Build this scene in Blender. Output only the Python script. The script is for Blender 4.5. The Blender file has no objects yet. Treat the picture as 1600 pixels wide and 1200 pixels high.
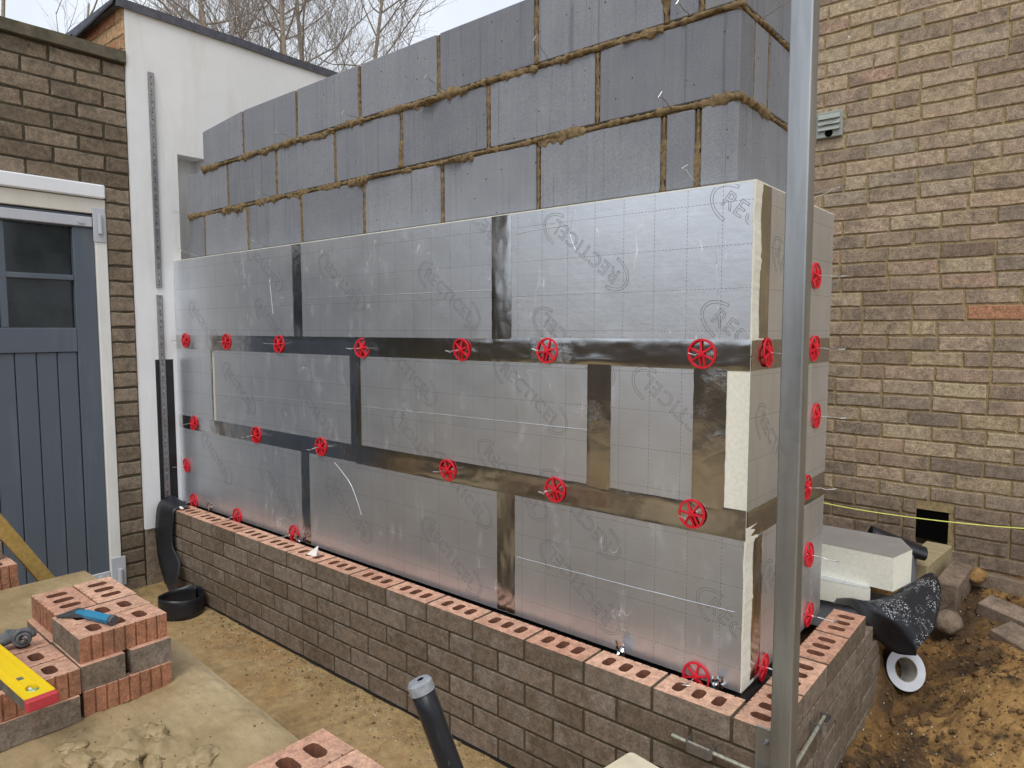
import bpy, bmesh, math, random
from mathutils import Vector, Matrix, noise, Euler

R = math.radians
scene = bpy.context.scene
COL = scene.collection
rnd = random.Random(7)

# ------------------------------------------------------------------ camera, sky, sun, exposure
cam_d = bpy.data.cameras.new('camera')
cam_d.sensor_fit = 'HORIZONTAL'; cam_d.sensor_width = 36.0
cam_d.lens = 36.0 * 1077.0 / 1600.0
cam_d.clip_start = 0.02; cam_d.clip_end = 400
cam = bpy.data.objects.new('camera', cam_d); COL.objects.link(cam)
right = Vector((0.7666, 0.6421, 0.0003)); fwd = Vector((-0.6400, 0.7641, -0.0790)).normalized()
right = (right - fwd * right.dot(fwd)).normalized(); up = right.cross(fwd).normalized()
cam.matrix_world = Matrix((
    (right.x, up.x, -fwd.x, 0.5396), (right.y, up.y, -fwd.y, -1.6391),
    (right.z, up.z, -fwd.z, 0.9778), (0, 0, 0, 1)))
scene.camera = cam

SUN_EL, SUN_AZ = R(55), R(150)
world = bpy.data.worlds.new('World'); scene.world = world; world.use_nodes = True
wn = world.node_tree; wn.nodes.clear()
sky = wn.nodes.new('ShaderNodeTexSky'); sky.sky_type = 'NISHITA'; sky.sun_disc = False
sky.sun_elevation = SUN_EL; sky.sun_rotation = SUN_AZ; sky.air_density = 1.0; sky.dust_density = 3.5; sky.ozone_density = 1.0
hs = wn.nodes.new('ShaderNodeHueSaturation'); hs.inputs['Saturation'].default_value = 0.32
mixw = wn.nodes.new('ShaderNodeMix'); mixw.data_type = 'RGBA'; mixw.inputs[0].default_value = 0.55
mixw.inputs[7].default_value = (8.0, 8.6, 9.4, 1)      # even cloud layer
bgw = wn.nodes.new('ShaderNodeBackground'); bgw.inputs[1].default_value = 0.13
wo = wn.nodes.new('ShaderNodeOutputWorld')
wn.links.new(sky.outputs[0], hs.inputs['Color']); wn.links.new(hs.outputs[0], mixw.inputs[6])
cn = wn.nodes.new('ShaderNodeTexNoise'); cn.inputs['Scale'].default_value = 3.0; cn.inputs['Detail'].default_value = 5
cr_ = wn.nodes.new('ShaderNodeMapRange'); cr_.inputs[1].default_value = .3; cr_.inputs[2].default_value = .7; cr_.inputs[3].default_value = .78; cr_.inputs[4].default_value = 1.08
vm = wn.nodes.new('ShaderNodeVectorMath'); vm.operation = 'SCALE'
tcw = wn.nodes.new('ShaderNodeTexCoord'); wn.links.new(tcw.outputs['Generated'], cn.inputs['Vector'])
wn.links.new(cn.outputs['Fac'], cr_.inputs[0]); wn.links.new(mixw.outputs[2], vm.inputs[0]); wn.links.new(cr_.outputs[0], vm.inputs['Scale'])
wn.links.new(vm.outputs[0], bgw.inputs[0]); wn.links.new(bgw.outputs[0], wo.inputs[0])

sun_d = bpy.data.lights.new('sun', 'SUN'); sun_d.energy = 1.0; sun_d.angle = R(25); sun_d.color = (1, 0.98, 0.95)
sun = bpy.data.objects.new('sun', sun_d); COL.objects.link(sun)
sdir = Vector((math.sin(SUN_AZ) * math.cos(SUN_EL), math.cos(SUN_AZ) * math.cos(SUN_EL), math.sin(SUN_EL)))
sun.rotation_euler = sdir.to_track_quat('Z', 'Y').to_euler()
scene.view_settings.view_transform = 'Standard'; scene.view_settings.look = 'None'
scene.view_settings.gamma = 1; scene.view_settings.exposure = 0.3
scene.cycles.max_bounces = 8

# ------------------------------------------------------------------ helpers
def link(o, parent=None):
    COL.objects.link(o)
    if parent is not None: o.parent = parent
    return o
def tag(o, label, cat, group=None):
    o['label'] = label; o['category'] = cat
    if group: o['group'] = group
    return o
def thing(name, label, cat, loc=(0, 0, 0), group=None, rot=(0, 0, 0)):
    o = bpy.data.objects.new(name, None); o.empty_display_size = 0.05
    o.location = loc; o.rotation_euler = rot
    link(o); return tag(o, label, cat, group)
def mk(name, verts, faces, mats, parent=None, loc=(0, 0, 0), rot=(0, 0, 0), smooth=False, mi=None):
    me = bpy.data.meshes.new(name); me.from_pydata([tuple(v) for v in verts], [], faces)
    for m in (mats if isinstance(mats, (list, tuple)) else [mats]): me.materials.append(m)
    if mi is not None: me.polygons.foreach_set('material_index', mi)
    if smooth: me.polygons.foreach_set('use_smooth', [True] * len(me.polygons))
    me.update()
    o = bpy.data.objects.new(name, me); o.location = loc; o.rotation_euler = rot
    return link(o, parent)
def inst(name, me, parent=None, loc=(0, 0, 0), rot=(0, 0, 0)):
    o = bpy.data.objects.new(name, me); o.location = loc; o.rotation_euler = rot
    return link(o, parent)
def bm_obj(name, bm, mats, parent=None, loc=(0, 0, 0), rot=(0, 0, 0), smooth=False):
    me = bpy.data.meshes.new(name); bm.to_mesh(me); bm.free()
    for m in (mats if isinstance(mats, (list, tuple)) else [mats]): me.materials.append(m)
    if smooth: me.polygons.foreach_set('use_smooth', [True] * len(me.polygons))
    o = bpy.data.objects.new(name, me); o.location = loc; o.rotation_euler = rot
    return link(o, parent)
class G:
    """collects geometry"""
    def __init__(s): s.v = []; s.f = []; s.m = []
    def add(s, vs, fs, m=0):
        n = len(s.v); s.v += [Vector(v) for v in vs]; s.f += [tuple(i + n for i in f) for f in fs]; s.m += [m] * len(fs)
    def box(s, lo, hi, m=0):
        x0, y0, z0 = lo; x1, y1, z1 = hi
        s.add([(x0, y0, z0), (x1, y0, z0), (x1, y1, z0), (x0, y1, z0), (x0, y0, z1), (x1, y0, z1), (x1, y1, z1), (x0, y1, z1)],
              [(0, 3, 2, 1), (4, 5, 6, 7), (0, 1, 5, 4), (1, 2, 6, 5), (2, 3, 7, 6), (3, 0, 4, 7)], m)
    def bbox(s, lo, hi, c=0.003, m=0):
        """box with chamfered edges"""
        bm = bmesh.new(); bmesh.ops.create_cube(bm, size=1)
        for v in bm.verts: v.co = Vector([lo[i] + (v.co[i] + .5) * (hi[i] - lo[i]) for i in range(3)])
        bmesh.ops.bevel(bm, geom=bm.edges[:], offset=c, segments=1, affect='EDGES')
        s.frombm(bm, m)
    def frombm(s, bm, m=None):
        n = len(s.v); bm.verts.index_update()
        s.v += [v.co.copy() for v in bm.verts]
        for f in bm.faces: s.f.append(tuple(v.index + n for v in f.verts)); s.m.append(f.material_index if m is None else m)
        bm.free()
    def tube(s, pts, rad, sides=5, m=0, cap=True):
        pts = [Vector(p) for p in pts]; k = len(pts)
        if not hasattr(rad, '__len__'): rad = [rad] * k
        n0 = len(s.v); ref = Vector((0.31, 0.17, 0.93)); prev = None
        for i, p in enumerate(pts):
            t = (pts[min(i + 1, k - 1)] - pts[max(i - 1, 0)])
            t = t.normalized() if t.length > 1e-9 else Vector((0, 0, 1))
            if prev is None:
                a = ref if abs(t.dot(ref)) < .95 else Vector((1, 0, 0)); u = t.cross(a).normalized()
            else:
                u = prev - t * prev.dot(t); u = u.normalized() if u.length > 1e-6 else t.orthogonal().normalized()
            prev = u; w = t.cross(u)
            for j in range(sides):
                an = 2 * math.pi * j / sides; s.v.append(p + (u * math.cos(an) + w * math.sin(an)) * rad[i])
        for i in range(k - 1):
            for j in range(sides):
                a = n0 + i * sides + j; b = n0 + i * sides + (j + 1) % sides
                s.f.append((a, b, b + sides, a + sides)); s.m.append(m)
        if cap:
            s.f.append(tuple(n0 + j for j in reversed(range(sides)))); s.m.append(m)
            s.f.append(tuple(n0 + (k - 1) * sides + j for j in range(sides))); s.m.append(m)
    def obj(s, name, mats, parent=None, loc=(0, 0, 0), rot=(0, 0, 0), smooth=False):
        return mk(name, s.v, s.f, mats, parent, loc, rot, smooth, s.m)
def catmull(P, n=8):
    P = [Vector(p) for p in P]; out = []
    for i in range(len(P) - 1):
        p0 = P[max(i - 1, 0)]; p1 = P[i]; p2 = P[i + 1]; p3 = P[min(i + 2, len(P) - 1)]
        for k in range(n):
            t = k / n
            out.append(.5 * ((2 * p1) + (p2 - p0) * t + (2 * p0 - 5 * p1 + 4 * p2 - p3) * t * t + (3 * p1 - p0 - 3 * p2 + p3) * t ** 3))
    out.append(P[-1]); return out
def ribbon(A, B, name, mats, parent=None, thick=0.0018, n=8, across=6, smooth=True):
    """sheet between two edge curves, with thickness"""
    A = catmull(A, n); B = catmull(B, n); k = len(A); vs = []; fs = []
    top = [[A[i].lerp(B[i], j / across) for j in range(across + 1)] for i in range(k)]
    nor = [[None] * (across + 1) for _ in range(k)]
    for i in range(k):
        for j in range(across + 1):
            du = top[min(i + 1, k - 1)][j] - top[max(i - 1, 0)][j]; dv = top[i][min(j + 1, across)] - top[i][max(j - 1, 0)]
            c = du.cross(dv); nor[i][j] = c.normalized() if c.length > 1e-9 else Vector((0, 0, 1))
    w = across + 1
    for i in range(k):
        for j in range(w): vs.append(top[i][j])
    for i in range(k):
        for j in range(w): vs.append(top[i][j] - nor[i][j] * thick)
    N = k * w
    for i in range(k - 1):
        for j in range(across):
            a = i * w + j; fs.append((a, a + w, a + w + 1, a + 1)); fs.append((N + a, N + a + 1, N + a + w + 1, N + a + w))
    for i in range(k - 1):
        a = i * w; fs.append((a, N + a, N + a + w, a + w)); b = i * w + across; fs.append((b, b + w, N + b + w, N + b))
    for j in range(across):
        fs.append((j, j + 1, N + j + 1, N + j)); b = (k - 1) * w + j; fs.append((b, N + b, N + b + 1, b + 1))
    return mk(name, vs, fs, mats, parent, smooth=smooth)
def fill_prism(outline, holes, z0, z1, mtop=0, mside=0, mhole=0, bottom=True, side_fn=None):
    """polygon with holes extruded from z0 to z1"""
    bm = bmesh.new(); loops = [outline] + holes; edges = []; rings = []
    for L in loops:
        vs = [bm.verts.new((x, y, z1)) for x, y in L]; rings.append(vs)
        for i in range(len(vs)): edges.append(bm.edges.new((vs[i], vs[(i + 1) % len(vs)])))
    r = bmesh.ops.triangle_fill(bm, use_beauty=True, edges=edges)
    tops = [f for f in r['geom'] if isinstance(f, bmesh.types.BMFace)]
    for f in tops:
        f.material_index = mtop
        f.normal_update()
        if f.normal.z < 0: f.normal_flip()
    low = {}
    for k, vs in enumerate(rings):
        lv = [bm.verts.new((v.co.x, v.co.y, z0)) for v in vs]
        for a, b in zip(vs, lv): low[a] = b
        area = sum(vs[i].co.x * vs[(i + 1) % len(vs)].co.y - vs[(i + 1) % len(vs)].co.x * vs[i].co.y for i in range(len(vs)))
        for i in range(len(vs)):
            j = (i + 1) % len(vs)
            q = (vs[i], lv[i], lv[j], vs[j])
            if (area > 0) != (k == 0): q = q[::-1]
            f = bm.faces.new(q)
            mi = mside if k == 0 else mhole
            if k == 0 and side_fn:
                mi = side_fn((vs[i].co + vs[j].co) / 2)
            f.material_index = mi
    if bottom:
        for f in tops:
            nf = bm.faces.new([low[v] for v in reversed(f.verts)]); nf.material_index = mtop
    return bm
def hnoise(x, y, s, seed=0, oct=4):
    return noise.fractal(Vector((x * s + seed * 17.3, y * s - seed * 9.1, seed * 3.7)), 1.0, 2.0, oct)

# ------------------------------------------------------------------ materials
class NT:
    def __init__(s, name):
        s.m = bpy.data.materials.new(name); s.m.use_nodes = True; s.t = s.m.node_tree
        s.b = s.t.nodes['Principled BSDF']; s.tc = None
    def n(s, t, **kw):
        nd = s.t.nodes.new(t)
        for k, v in kw.items(): setattr(nd, k, v)
        return nd
    def l(s, a, b): s.t.links.new(a, b)
    def coord(s, rand=True, scale=(1, 1, 1), kind='Object'):
        tc = s.n('ShaderNodeTexCoord'); out = tc.outputs[kind]
        mp = s.n('ShaderNodeMapping'); mp.inputs['Scale'].default_value = scale
        if rand:
            oi = s.n('ShaderNodeObjectInfo'); ml = s.n('ShaderNodeMath', operation='MULTIPLY'); ml.inputs[1].default_value = 61.7
            s.l(oi.outputs['Random'], ml.inputs[0]); cb = s.n('ShaderNodeCombineXYZ')
            for i in range(3): s.l(ml.outputs[0], cb.inputs[i])
            ad = s.n('ShaderNodeVectorMath', operation='ADD'); s.l(out, ad.inputs[0]); s.l(cb.outputs[0], ad.inputs[1]); out = ad.outputs[0]
        s.l(out, mp.inputs[0]); return mp.outputs[0]
    def noise(s, co, scale, detail=4, rough=.6, dist=0):
        nd = s.n('ShaderNodeTexNoise'); nd.inputs['Scale'].default_value = scale; nd.inputs['Detail'].default_value = detail
        nd.inputs['Roughness'].default_value = rough; nd.inputs['Distortion'].default_value = dist
        if co is not None: s.l(co, nd.inputs['Vector'])
        return nd.outputs['Fac']
    def vor(s, co, scale, feature='F1'):
        nd = s.n('ShaderNodeTexVoronoi'); nd.feature = feature; nd.inputs['Scale'].default_value = scale
        s.l(co, nd.inputs['Vector']); return nd.outputs['Distance']
    def ramp(s, fac, stops, interp='LINEAR'):
        r = s.n('ShaderNodeValToRGB'); cr = r.color_ramp; cr.interpolation = interp
        while len(cr.elements) < len(stops): cr.elements.new(.5)
        for e, (p, c) in zip(cr.elements, stops):
            e.position = p; e.color = (*c, 1) if len(c) == 3 else c
        s.l(fac, r.inputs[0]); return r.outputs[0]
    def step(s, fac, a, b):
        """0..1 ramp between a and b"""
        mr = s.n('ShaderNodeMapRange'); mr.inputs[1].default_value = a; mr.inputs[2].default_value = b
        s.l(fac, mr.inputs[0]); return mr.outputs[0]
    def mix(s, fac, a, b, mode='MIX'):
        m = s.n('ShaderNodeMix', data_type='RGBA', blend_type=mode)
        for inp, v in ((m.inputs[0], fac), (m.inputs[6], a), (m.inputs[7], b)):
            if hasattr(v, 'is_linked') or isinstance(v, bpy.types.NodeSocket): s.l(v, inp)
            elif isinstance(v, (int, float)): inp.default_value = v
            else: inp.default_value = (*v, 1)
        return m.outputs[2]
    def math(s, op, a, b=None, c=None):
        m = s.n('ShaderNodeMath', operation=op)
        for i, v in enumerate((a, b, c)):
            if v is None: continue
            if isinstance(v, (int, float)): m.inputs[i].default_value = v
            else: s.l(v, m.inputs[i])
        return m.outputs[0]
    def bump(s, h, strength=.3, dist=.002, prev=None):
        b = s.n('ShaderNodeBump'); b.inputs['Strength'].default_value = strength; b.inputs['Distance'].default_value = dist
        s.l(h, b.inputs['Height'])
        if prev is not None: s.l(prev, b.inputs['Normal'])
        return b.outputs[0]
    def out(s, col=None, rough=.8, nor=None, metal=0, spec=.3):
        if col is not None:
            if isinstance(col, tuple): s.b.inputs['Base Color'].default_value = (*col, 1)
            else: s.l(col, s.b.inputs['Base Color'])
        if isinstance(rough, (int, float)): s.b.inputs['Roughness'].default_value = rough
        else: s.l(rough, s.b.inputs['Roughness'])
        if isinstance(metal, (int, float)): s.b.inputs['Metallic'].default_value = metal
        else: s.l(metal, s.b.inputs['Metallic'])
        s.b.inputs['Specular IOR Level'].default_value = spec
        if nor is not None: s.l(nor, s.b.inputs['Normal'])
        return s.m
    def rand(s): return s.n('ShaderNodeObjectInfo').outputs['Random']

def m_brick(name, stops, patch, specks=.5, rough=.9, bump=.6, fine=.5):
    t = NT(name); co = t.coord(); base = t.ramp(t.rand(), stops)
    big = t.step(t.noise(co, 8, 3), .52, .64)
    c = t.mix(t.math('MULTIPLY', big, .62), base, patch)
    fn = t.noise(co, 170, 5, .75); c = t.mix(fine, c, t.ramp(fn, [(.34, (.25, .24, .22)), (.66, (1.6, 1.55, 1.5))]), 'MULTIPLY')
    mid = t.noise(co, 38, 4, .7); c = t.mix(.6, c, t.ramp(mid, [(.35, (.55, .53, .51)), (.65, (1.4, 1.38, 1.35))]), 'MULTIPLY')
    sp = t.vor(co, 85); spk = t.math('MULTIPLY', t.math('LESS_THAN', sp, .16), t.step(t.noise(co, 22, 2), .5, .62))
    c = t.mix(t.math('MULTIPLY', spk, specks), c, (.03, .027, .022))
    h = t.math('SUBTRACT', t.math('ADD', fn, mid), t.math('MULTIPLY', spk, 1.5))
    return t.out(c, rough, t.bump(h, bump, .003))
def m_plain(name, col, rough=.7, var=.25, scale=30, bump=.2, metal=0, dist=.002, spec=.3, rand=True):
    t = NT(name); co = t.coord(rand); a = t.noise(co, scale, 5, .65)
    lo = tuple(c * (1 - var) for c in col); hi = tuple(min(1, c * (1 + var)) for c in col)
    c = t.ramp(a, [(.3, lo), (.7, hi)])
    return t.out(c, rough, t.bump(a, bump, dist) if bump else None, metal, spec)

M = {}
M['house_brick'] = m_brick('house_brick', [(0, (.22, .165, .125)), (.1, (.45, .36, .24)), (.22, (.33, .25, .185)), (.34, (.44, .335, .245)), (.46, (.385, .315, .23)), (.58, (.27, .205, .155)), (.7, (.47, .39, .27)), (.8, (.40, .275, .2)), (.9, (.36, .30, .23)), (1, (.24, .19, .15))], (.215, .175, .14), .95, bump=.9, fine=.65)
M['house_mortar'] = m_plain('house_mortar', (.31, .235, .12), .95, .35, 60, .6)
M['orange_brick'] = m_brick('orange_brick', [(0, (.40, .20, .12)), (1, (.46, .25, .15))], (.33, .2, .12), .5)
M['low_brick'] = m_brick('low_brick', [(0, (.2, .15, .11)), (1, (.27, .21, .16))], (.13, .1, .08), .6)
M['garage_brick'] = m_brick('garage_brick', [(0, (.15, .118, .085)), (.35, (.20, .16, .115)), (.7, (.235, .19, .14)), (1, (.27, .22, .165))], (.12, .10, .08), .7, fine=.55)
M['garage_mortar'] = m_plain('garage_mortar', (.07, .06, .04), .95, .4, 50, .6)
M['old_orange'] = m_brick('old_orange', [(0, (.3, .1, .05)), (.5, (.45, .24, .13)), (1, (.5, .33, .18))], (.3, .18, .1), .3)
M['face_brick'] = m_brick('face_brick', [(0, (.15, .115, .083)), (.5, (.19, .148, .11)), (1, (.225, .18, .14))], (.25, .21, .18), .45, bump=.4)
M['red_brick'] = m_brick('red_brick', [(0, (.48, .26, .18)), (.5, (.56, .325, .23)), (1, (.62, .38, .27))], (.46, .29, .2), .3, bump=.4, fine=.35)
M['rib_brick'] = m_brick('rib_brick', [(0, (.34, .155, .09)), (1, (.40, .19, .11))], (.27, .15, .1), .3, bump=.35)
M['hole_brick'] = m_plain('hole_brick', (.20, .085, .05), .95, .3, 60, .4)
M['wall_mortar'] = m_plain('wall_mortar', (.085, .064, .036), .95, .3, 70, .5)

def m_block():
    t = NT('aircrete'); co = t.coord(); base = t.ramp(t.rand(), [(0, (.20, .208, .23)), (.5, (.235, .244, .268)), (.85, (.265, .275, .30)), (1, (.225, .23, .235))])
    st = t.coord(True, (70, 70, .8)); s1 = t.noise(st, 1.0, 3, .7)
    lines = t.math('LESS_THAN', s1, .33)
    c = t.mix(.2, base, t.ramp(s1, [(.3, (.62, .63, .66)), (.62, (1.15, 1.15, 1.15))]), 'MULTIPLY')
    g = t.noise(co, 260, 4, .8); c = t.mix(.6, c, t.ramp(g, [(.3, (.5, .5, .51)), (.7, (1.4, 1.4, 1.4))]), 'MULTIPLY')
    c = t.mix(t.math('MULTIPLY', t.math('LESS_THAN', s1, .36), .45), c, (.10, .105, .12))
    p = t.noise(co, 7, 3); c = t.mix(.35, c, t.ramp(p, [(.3, (.75, .76, .78)), (.7, (1.2, 1.19, 1.15))]), 'MULTIPLY')
    v = t.vor(co, 30); pore = t.math('MULTIPLY', t.math('LESS_THAN', t.math('ADD', v, t.math('MULTIPLY', t.noise(co, 130, 2), .12)), .15), t.math('GREATER_THAN', t.noise(co, 14, 2), .5))
    c = t.mix(t.math('MULTIPLY', pore, .85), c, (.035, .035, .045))
    h = t.math('SUBTRACT', t.math('ADD', t.math('MULTIPLY', g, .5), s1), t.math('MULTIPLY', pore, 2.0))
    return t.out(c, .92, t.bump(h, .45, .002))
M['block'] = m_block()
M['block_mortar'] = m_plain('block_mortar', (.20, .14, .07), .9, .45, 55, 1.0, dist=.008)

def m_foil():
    t = NT('foil'); co = t.coord(False); sep = t.n('ShaderNodeSeparateXYZ'); t.l(co, sep.inputs[0])
    x, z = sep.outputs[0], sep.outputs[2]
    def line(a, b, period, w, ph):
        g = t.math('LESS_THAN', t.math('FRACT', t.math('DIVIDE', t.math('ADD', a, ph), period)), w / period)
        d = t.math('LESS_THAN', t.math('FRACT', t.math('DIVIDE', b, .011)), .62)
        return t.math('MULTIPLY', g, d)
    ln = t.math('MAXIMUM', line(x, z, .1, .0012, 10.03), line(z, x, .1125, .0012, 10.06))
    rco = t.coord(True)
    big = t.noise(rco, 3.2, 3, .5); sm = t.noise(rco, 42, 3, .6)
    dust = t.step(t.noise(t.coord(True, (1, 1, .35)), 16, 6, .75), .55, .8)
    col = t.mix(ln, t.ramp(big, [(.3, (.675, .71, .76)), (.7, (.755, .785, .825))]), (.16, .16, .17))
    col = t.mix(t.math('MULTIPLY', dust, .25), col, (.8, .8, .8))
    def scratch(sc, scale, wdt, lo_):
        n_ = t.noise(t.coord(True, sc), scale, 2, .5, 1.2); ab = t.math('ABSOLUTE', t.math('SUBTRACT', n_, .5))
        return t.math('MULTIPLY', t.math('LESS_THAN', ab, wdt), t.step(t.noise(rco, 5, 3), lo_, lo_ + .06))
    scm = t.math('MAXIMUM', scratch((6, 6, 1.4), 2.2, .0035, .56), scratch((1.5, 1.5, 7), 2.0, .003, .6))
    col = t.mix(t.math('MULTIPLY', scm, .8), col, (.95, .95, .96))
    met = t.math('MULTIPLY', t.math('SUBTRACT', 1.0, t.math('MULTIPLY', ln, .7)), t.math('SUBTRACT', .87, t.math('MULTIPLY', t.math('MAXIMUM', dust, scm), .3)))
    rg = t.math('ADD', .30, t.math('MULTIPLY', t.noise(rco, 9, 4, .6), .18))
    n1 = t.bump(big, .15, .02); n2 = t.bump(t.math('ADD', sm, t.math('MULTIPLY', scm, .8)), .16, .003, n1)
    scr = t.noise(t.coord(True, (3, 3, 40)), 2.0, 3, .7)
    return t.out(col, rg, t.bump(scr, .08, .003, n2), met, .5)
M['foil'] = m_foil()
def m_tape():
    t = NT('foil_tape'); co = t.coord(); big = t.noise(co, 5, 3, .6); wr = t.noise(t.coord(True, (1, 1, 1)), 55, 5, .75, 1.5)
    vv = t.vor(co, 28)
    col = t.ramp(big, [(.3, (.46, .47, .485)), (.7, (.62, .63, .645))])
    amt = t.step(t.noise(co, 3.5, 2), .56, .72)
    n1 = t.bump(big, .15, .015); h = t.math('MULTIPLY', t.math('ADD', wr, vv), t.math('ADD', .06, t.math('MULTIPLY', amt, .6)))
    return t.out(col, .17, t.bump(h, .5, .006, n1), 1.0)
M['tape'] = m_tape()
M['foam'] = m_plain('foam', (.83, .81, .70), .95, .08, 90, .5, dist=.002)
M['ink'] = m_plain('ink', (.20, .20, .215), .6, 0.05, 30, 0)
M['steel_wire'] = m_plain('steel_wire', (.62, .62, .6), .3, .1, 80, .05, metal=1)
def m_galv():
    t = NT('galvanised'); co = t.coord(True, (6, 6, .6)); a = t.noise(co, 4, 4, .6); b = t.noise(t.coord(True), 35, 4, .7)
    col = t.ramp(a, [(.3, (.29, .305, .315)), (.7, (.43, .445, .46))])
    return t.out(col, t.math('ADD', .27, t.math('MULTIPLY', b, .25)), t.bump(a, .06, .004), .88)
M['galv'] = m_galv()
M['zinc'] = m_plain('zinc', (.36, .36, .37), .42, .25, 40, .15, metal=.9)
M['rod'] = m_plain('rod', (.42, .41, .34), .55, .25, 90, .3, metal=.6)
def m_paint(name, col, stain, amt=.25, rough=.65):
    t = NT(name); co = t.coord(); a = t.noise(co, 4, 6, .65); f = t.noise(co, 120, 4, .7)
    st = t.step(t.noise(t.coord(True, (5, 5, .7)), 1.6, 5, .7), .52, .82)
    c = t.mix(t.math('MULTIPLY', st, amt), col, stain); c = t.mix(.12, c, t.ramp(a, [(.3, (.6, .6, .6)), (.7, (1.2, 1.2, 1.2))]), 'MULTIPLY')
    chip = t.math('MULTIPLY', t.math('GREATER_THAN', t.noise(co, 60, 4, .8), .70), .6)
    c = t.mix(chip, c, stain)
    return t.out(c, rough, t.bump(f, .25, .002))
M['red_plastic'] = m_paint('red_plastic', (.70, .018, .035), (.42, .10, .08), .35, .4)
M['render'] = m_paint('white_render', (.78, .79, .80), (.60, .55, .43), .6, .8)
M['white_paint'] = m_paint('white_paint', (.74, .74, .71), (.5, .45, .34), .4, .55)
M['lintel'] = m_paint('lintel_paint', (.8, .82, .85), (.35, .36, .28), .1, .8)
M['cream'] = m_paint('cream_paint', (.66, .63, .56), (.45, .4, .3), .3, .55)
M['door'] = m_paint('door_paint', (.10, .12, .148), (.19, .20, .22), .5, .4)
M['hinge'] = m_paint('hinge_paint', (.5, .52, .56), (.3, .3, .3), .3, .4)
t = NT('glass'); co = t.coord(); a = t.noise(co, 6, 3)
M['glass'] = t.out(t.ramp(a, [(.35, (.008, .012, .012)), (.75, (.03, .038, .04))]), .12, None, 0, .6)
M['coping'] = m_plain('coping', (.12, .105, .075), .95, .45, 14, .6, dist=.004)
M['felt'] = m_plain('roof_felt', (.105, .11, .135), .8, .3, 25, .4)
M['black_rubber'] = m_plain('black_membrane', (.014, .015, .019), .38, .35, 20, .25, spec=.45)
def m_specks():
    t = NT('speckled_membrane'); co = t.coord(False); v = t.vor(co, 170); n = t.noise(co, 14, 3)
    s = t.math('MULTIPLY', t.math('LESS_THAN', v, .3), t.step(n, .46, .58))
    return t.out(t.mix(s, (.018, .02, .026), (.75, .76, .78)), .4, t.bump(t.noise(co, 30, 3), .2, .002))
M['specks'] = m_specks()
M['tape_white'] = m_plain('roll_side', (.66, .68, .74), .5, .08, 20, .05)
M['card'] = m_plain('card_core', (.5, .48, .44), .8, .25, 30, .2)
def m_wood(name, a, b, sc=(3, 40, 40)):
    t = NT(name); co = t.coord(True, sc); n = t.noise(co, 1.5, 5, .65, .6); f = t.noise(t.coord(), 60, 4)
    c = t.ramp(n, [(.3, a), (.7, b)]); return t.out(c, .75, t.bump(n, .25, .002))
M['pine'] = m_wood('pine', (.30, .185, .045), (.46, .31, .10))
M['old_wood'] = m_wood('old_wood', (.25, .2, .11), (.40, .33, .2))
M['cream_board'] = m_paint('splashed_board', (.62, .55, .4), (.3, .24, .14), .6, .7)
M['yellow'] = m_paint('level_yellow', (.80, .56, .012), (.4, .3, .1), .25, .4)
M['level_side'] = m_plain('level_side', (.13, .12, .1), .6, .4, 40, .3)
M['level_red'] = m_paint('level_red', (.50, .05, .06), (.45, .33, .28), .5, .5)
M['vial'] = m_plain('vial', (.25, .42, .16), .15, .1, 10, 0, spec=.7)
M['blue_steel'] = m_paint('chisel_blue', (.03, .21, .36), (.1, .1, .1), .3, .4)
M['dark_steel'] = m_plain('dark_steel', (.10, .11, .12), .45, .4, 40, .2, metal=.6)
M['reel'] = m_plain('reel_grey', (.11, .115, .12), .65, .5, 45, .6, dist=.004)
M['handle'] = m_paint('handle_black', (.014, .015, .019), (.30, .31, .35), .9, .35)
M['handle_end'] = m_plain('handle_end', (.27, .28, .30), .7, .35, 60, .5)
M['string'] = m_plain('yellow_string', (.82, .86, .2), .7, .1, 60, .2)
M['vent'] = m_plain('vent_plastic', (.30, .32, .29), .6, .15, 30, .1)
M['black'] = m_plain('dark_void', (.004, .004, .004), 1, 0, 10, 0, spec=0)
M['bark'] = m_plain('bark', (.30, .255, .20), .95, .35, 25, .5, dist=.01)
M['twig'] = m_plain('twig', (.27, .235, .20), .95, .3, 25, 0)
def m_ground():
    t = NT('muddy_slab'); co = t.coord(False)
    a = t.noise(co, 1.9, 5, .6); b = t.noise(co, 22, 6, .75); f = t.noise(co, 140, 4, .8)
    c = t.ramp(a, [(.30, (.19, .14, .08)), (.42, (.32, .215, .098)), (.52, (.39, .275, .135)), (.62, (.35, .215, .088)), (.72, (.26, .195, .115))])
    c = t.mix(.55, c, t.ramp(b, [(.36, (.55, .55, .55)), (.64, (1.4, 1.4, 1.35))]), 'MULTIPLY')
    c = t.mix(.32, c, t.ramp(f, [(.36, (.4, .4, .4)), (.64, (1.55, 1.55, 1.55))]), 'MULTIPLY')
    rg = t.ramp(a, [(.38, (.24,) * 3), (.62, (.62,) * 3)])
    return t.out(c, rg, t.bump(t.math('ADD', b, f), .32, .005), 0, .5)
M['ground'] = m_ground()
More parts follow.
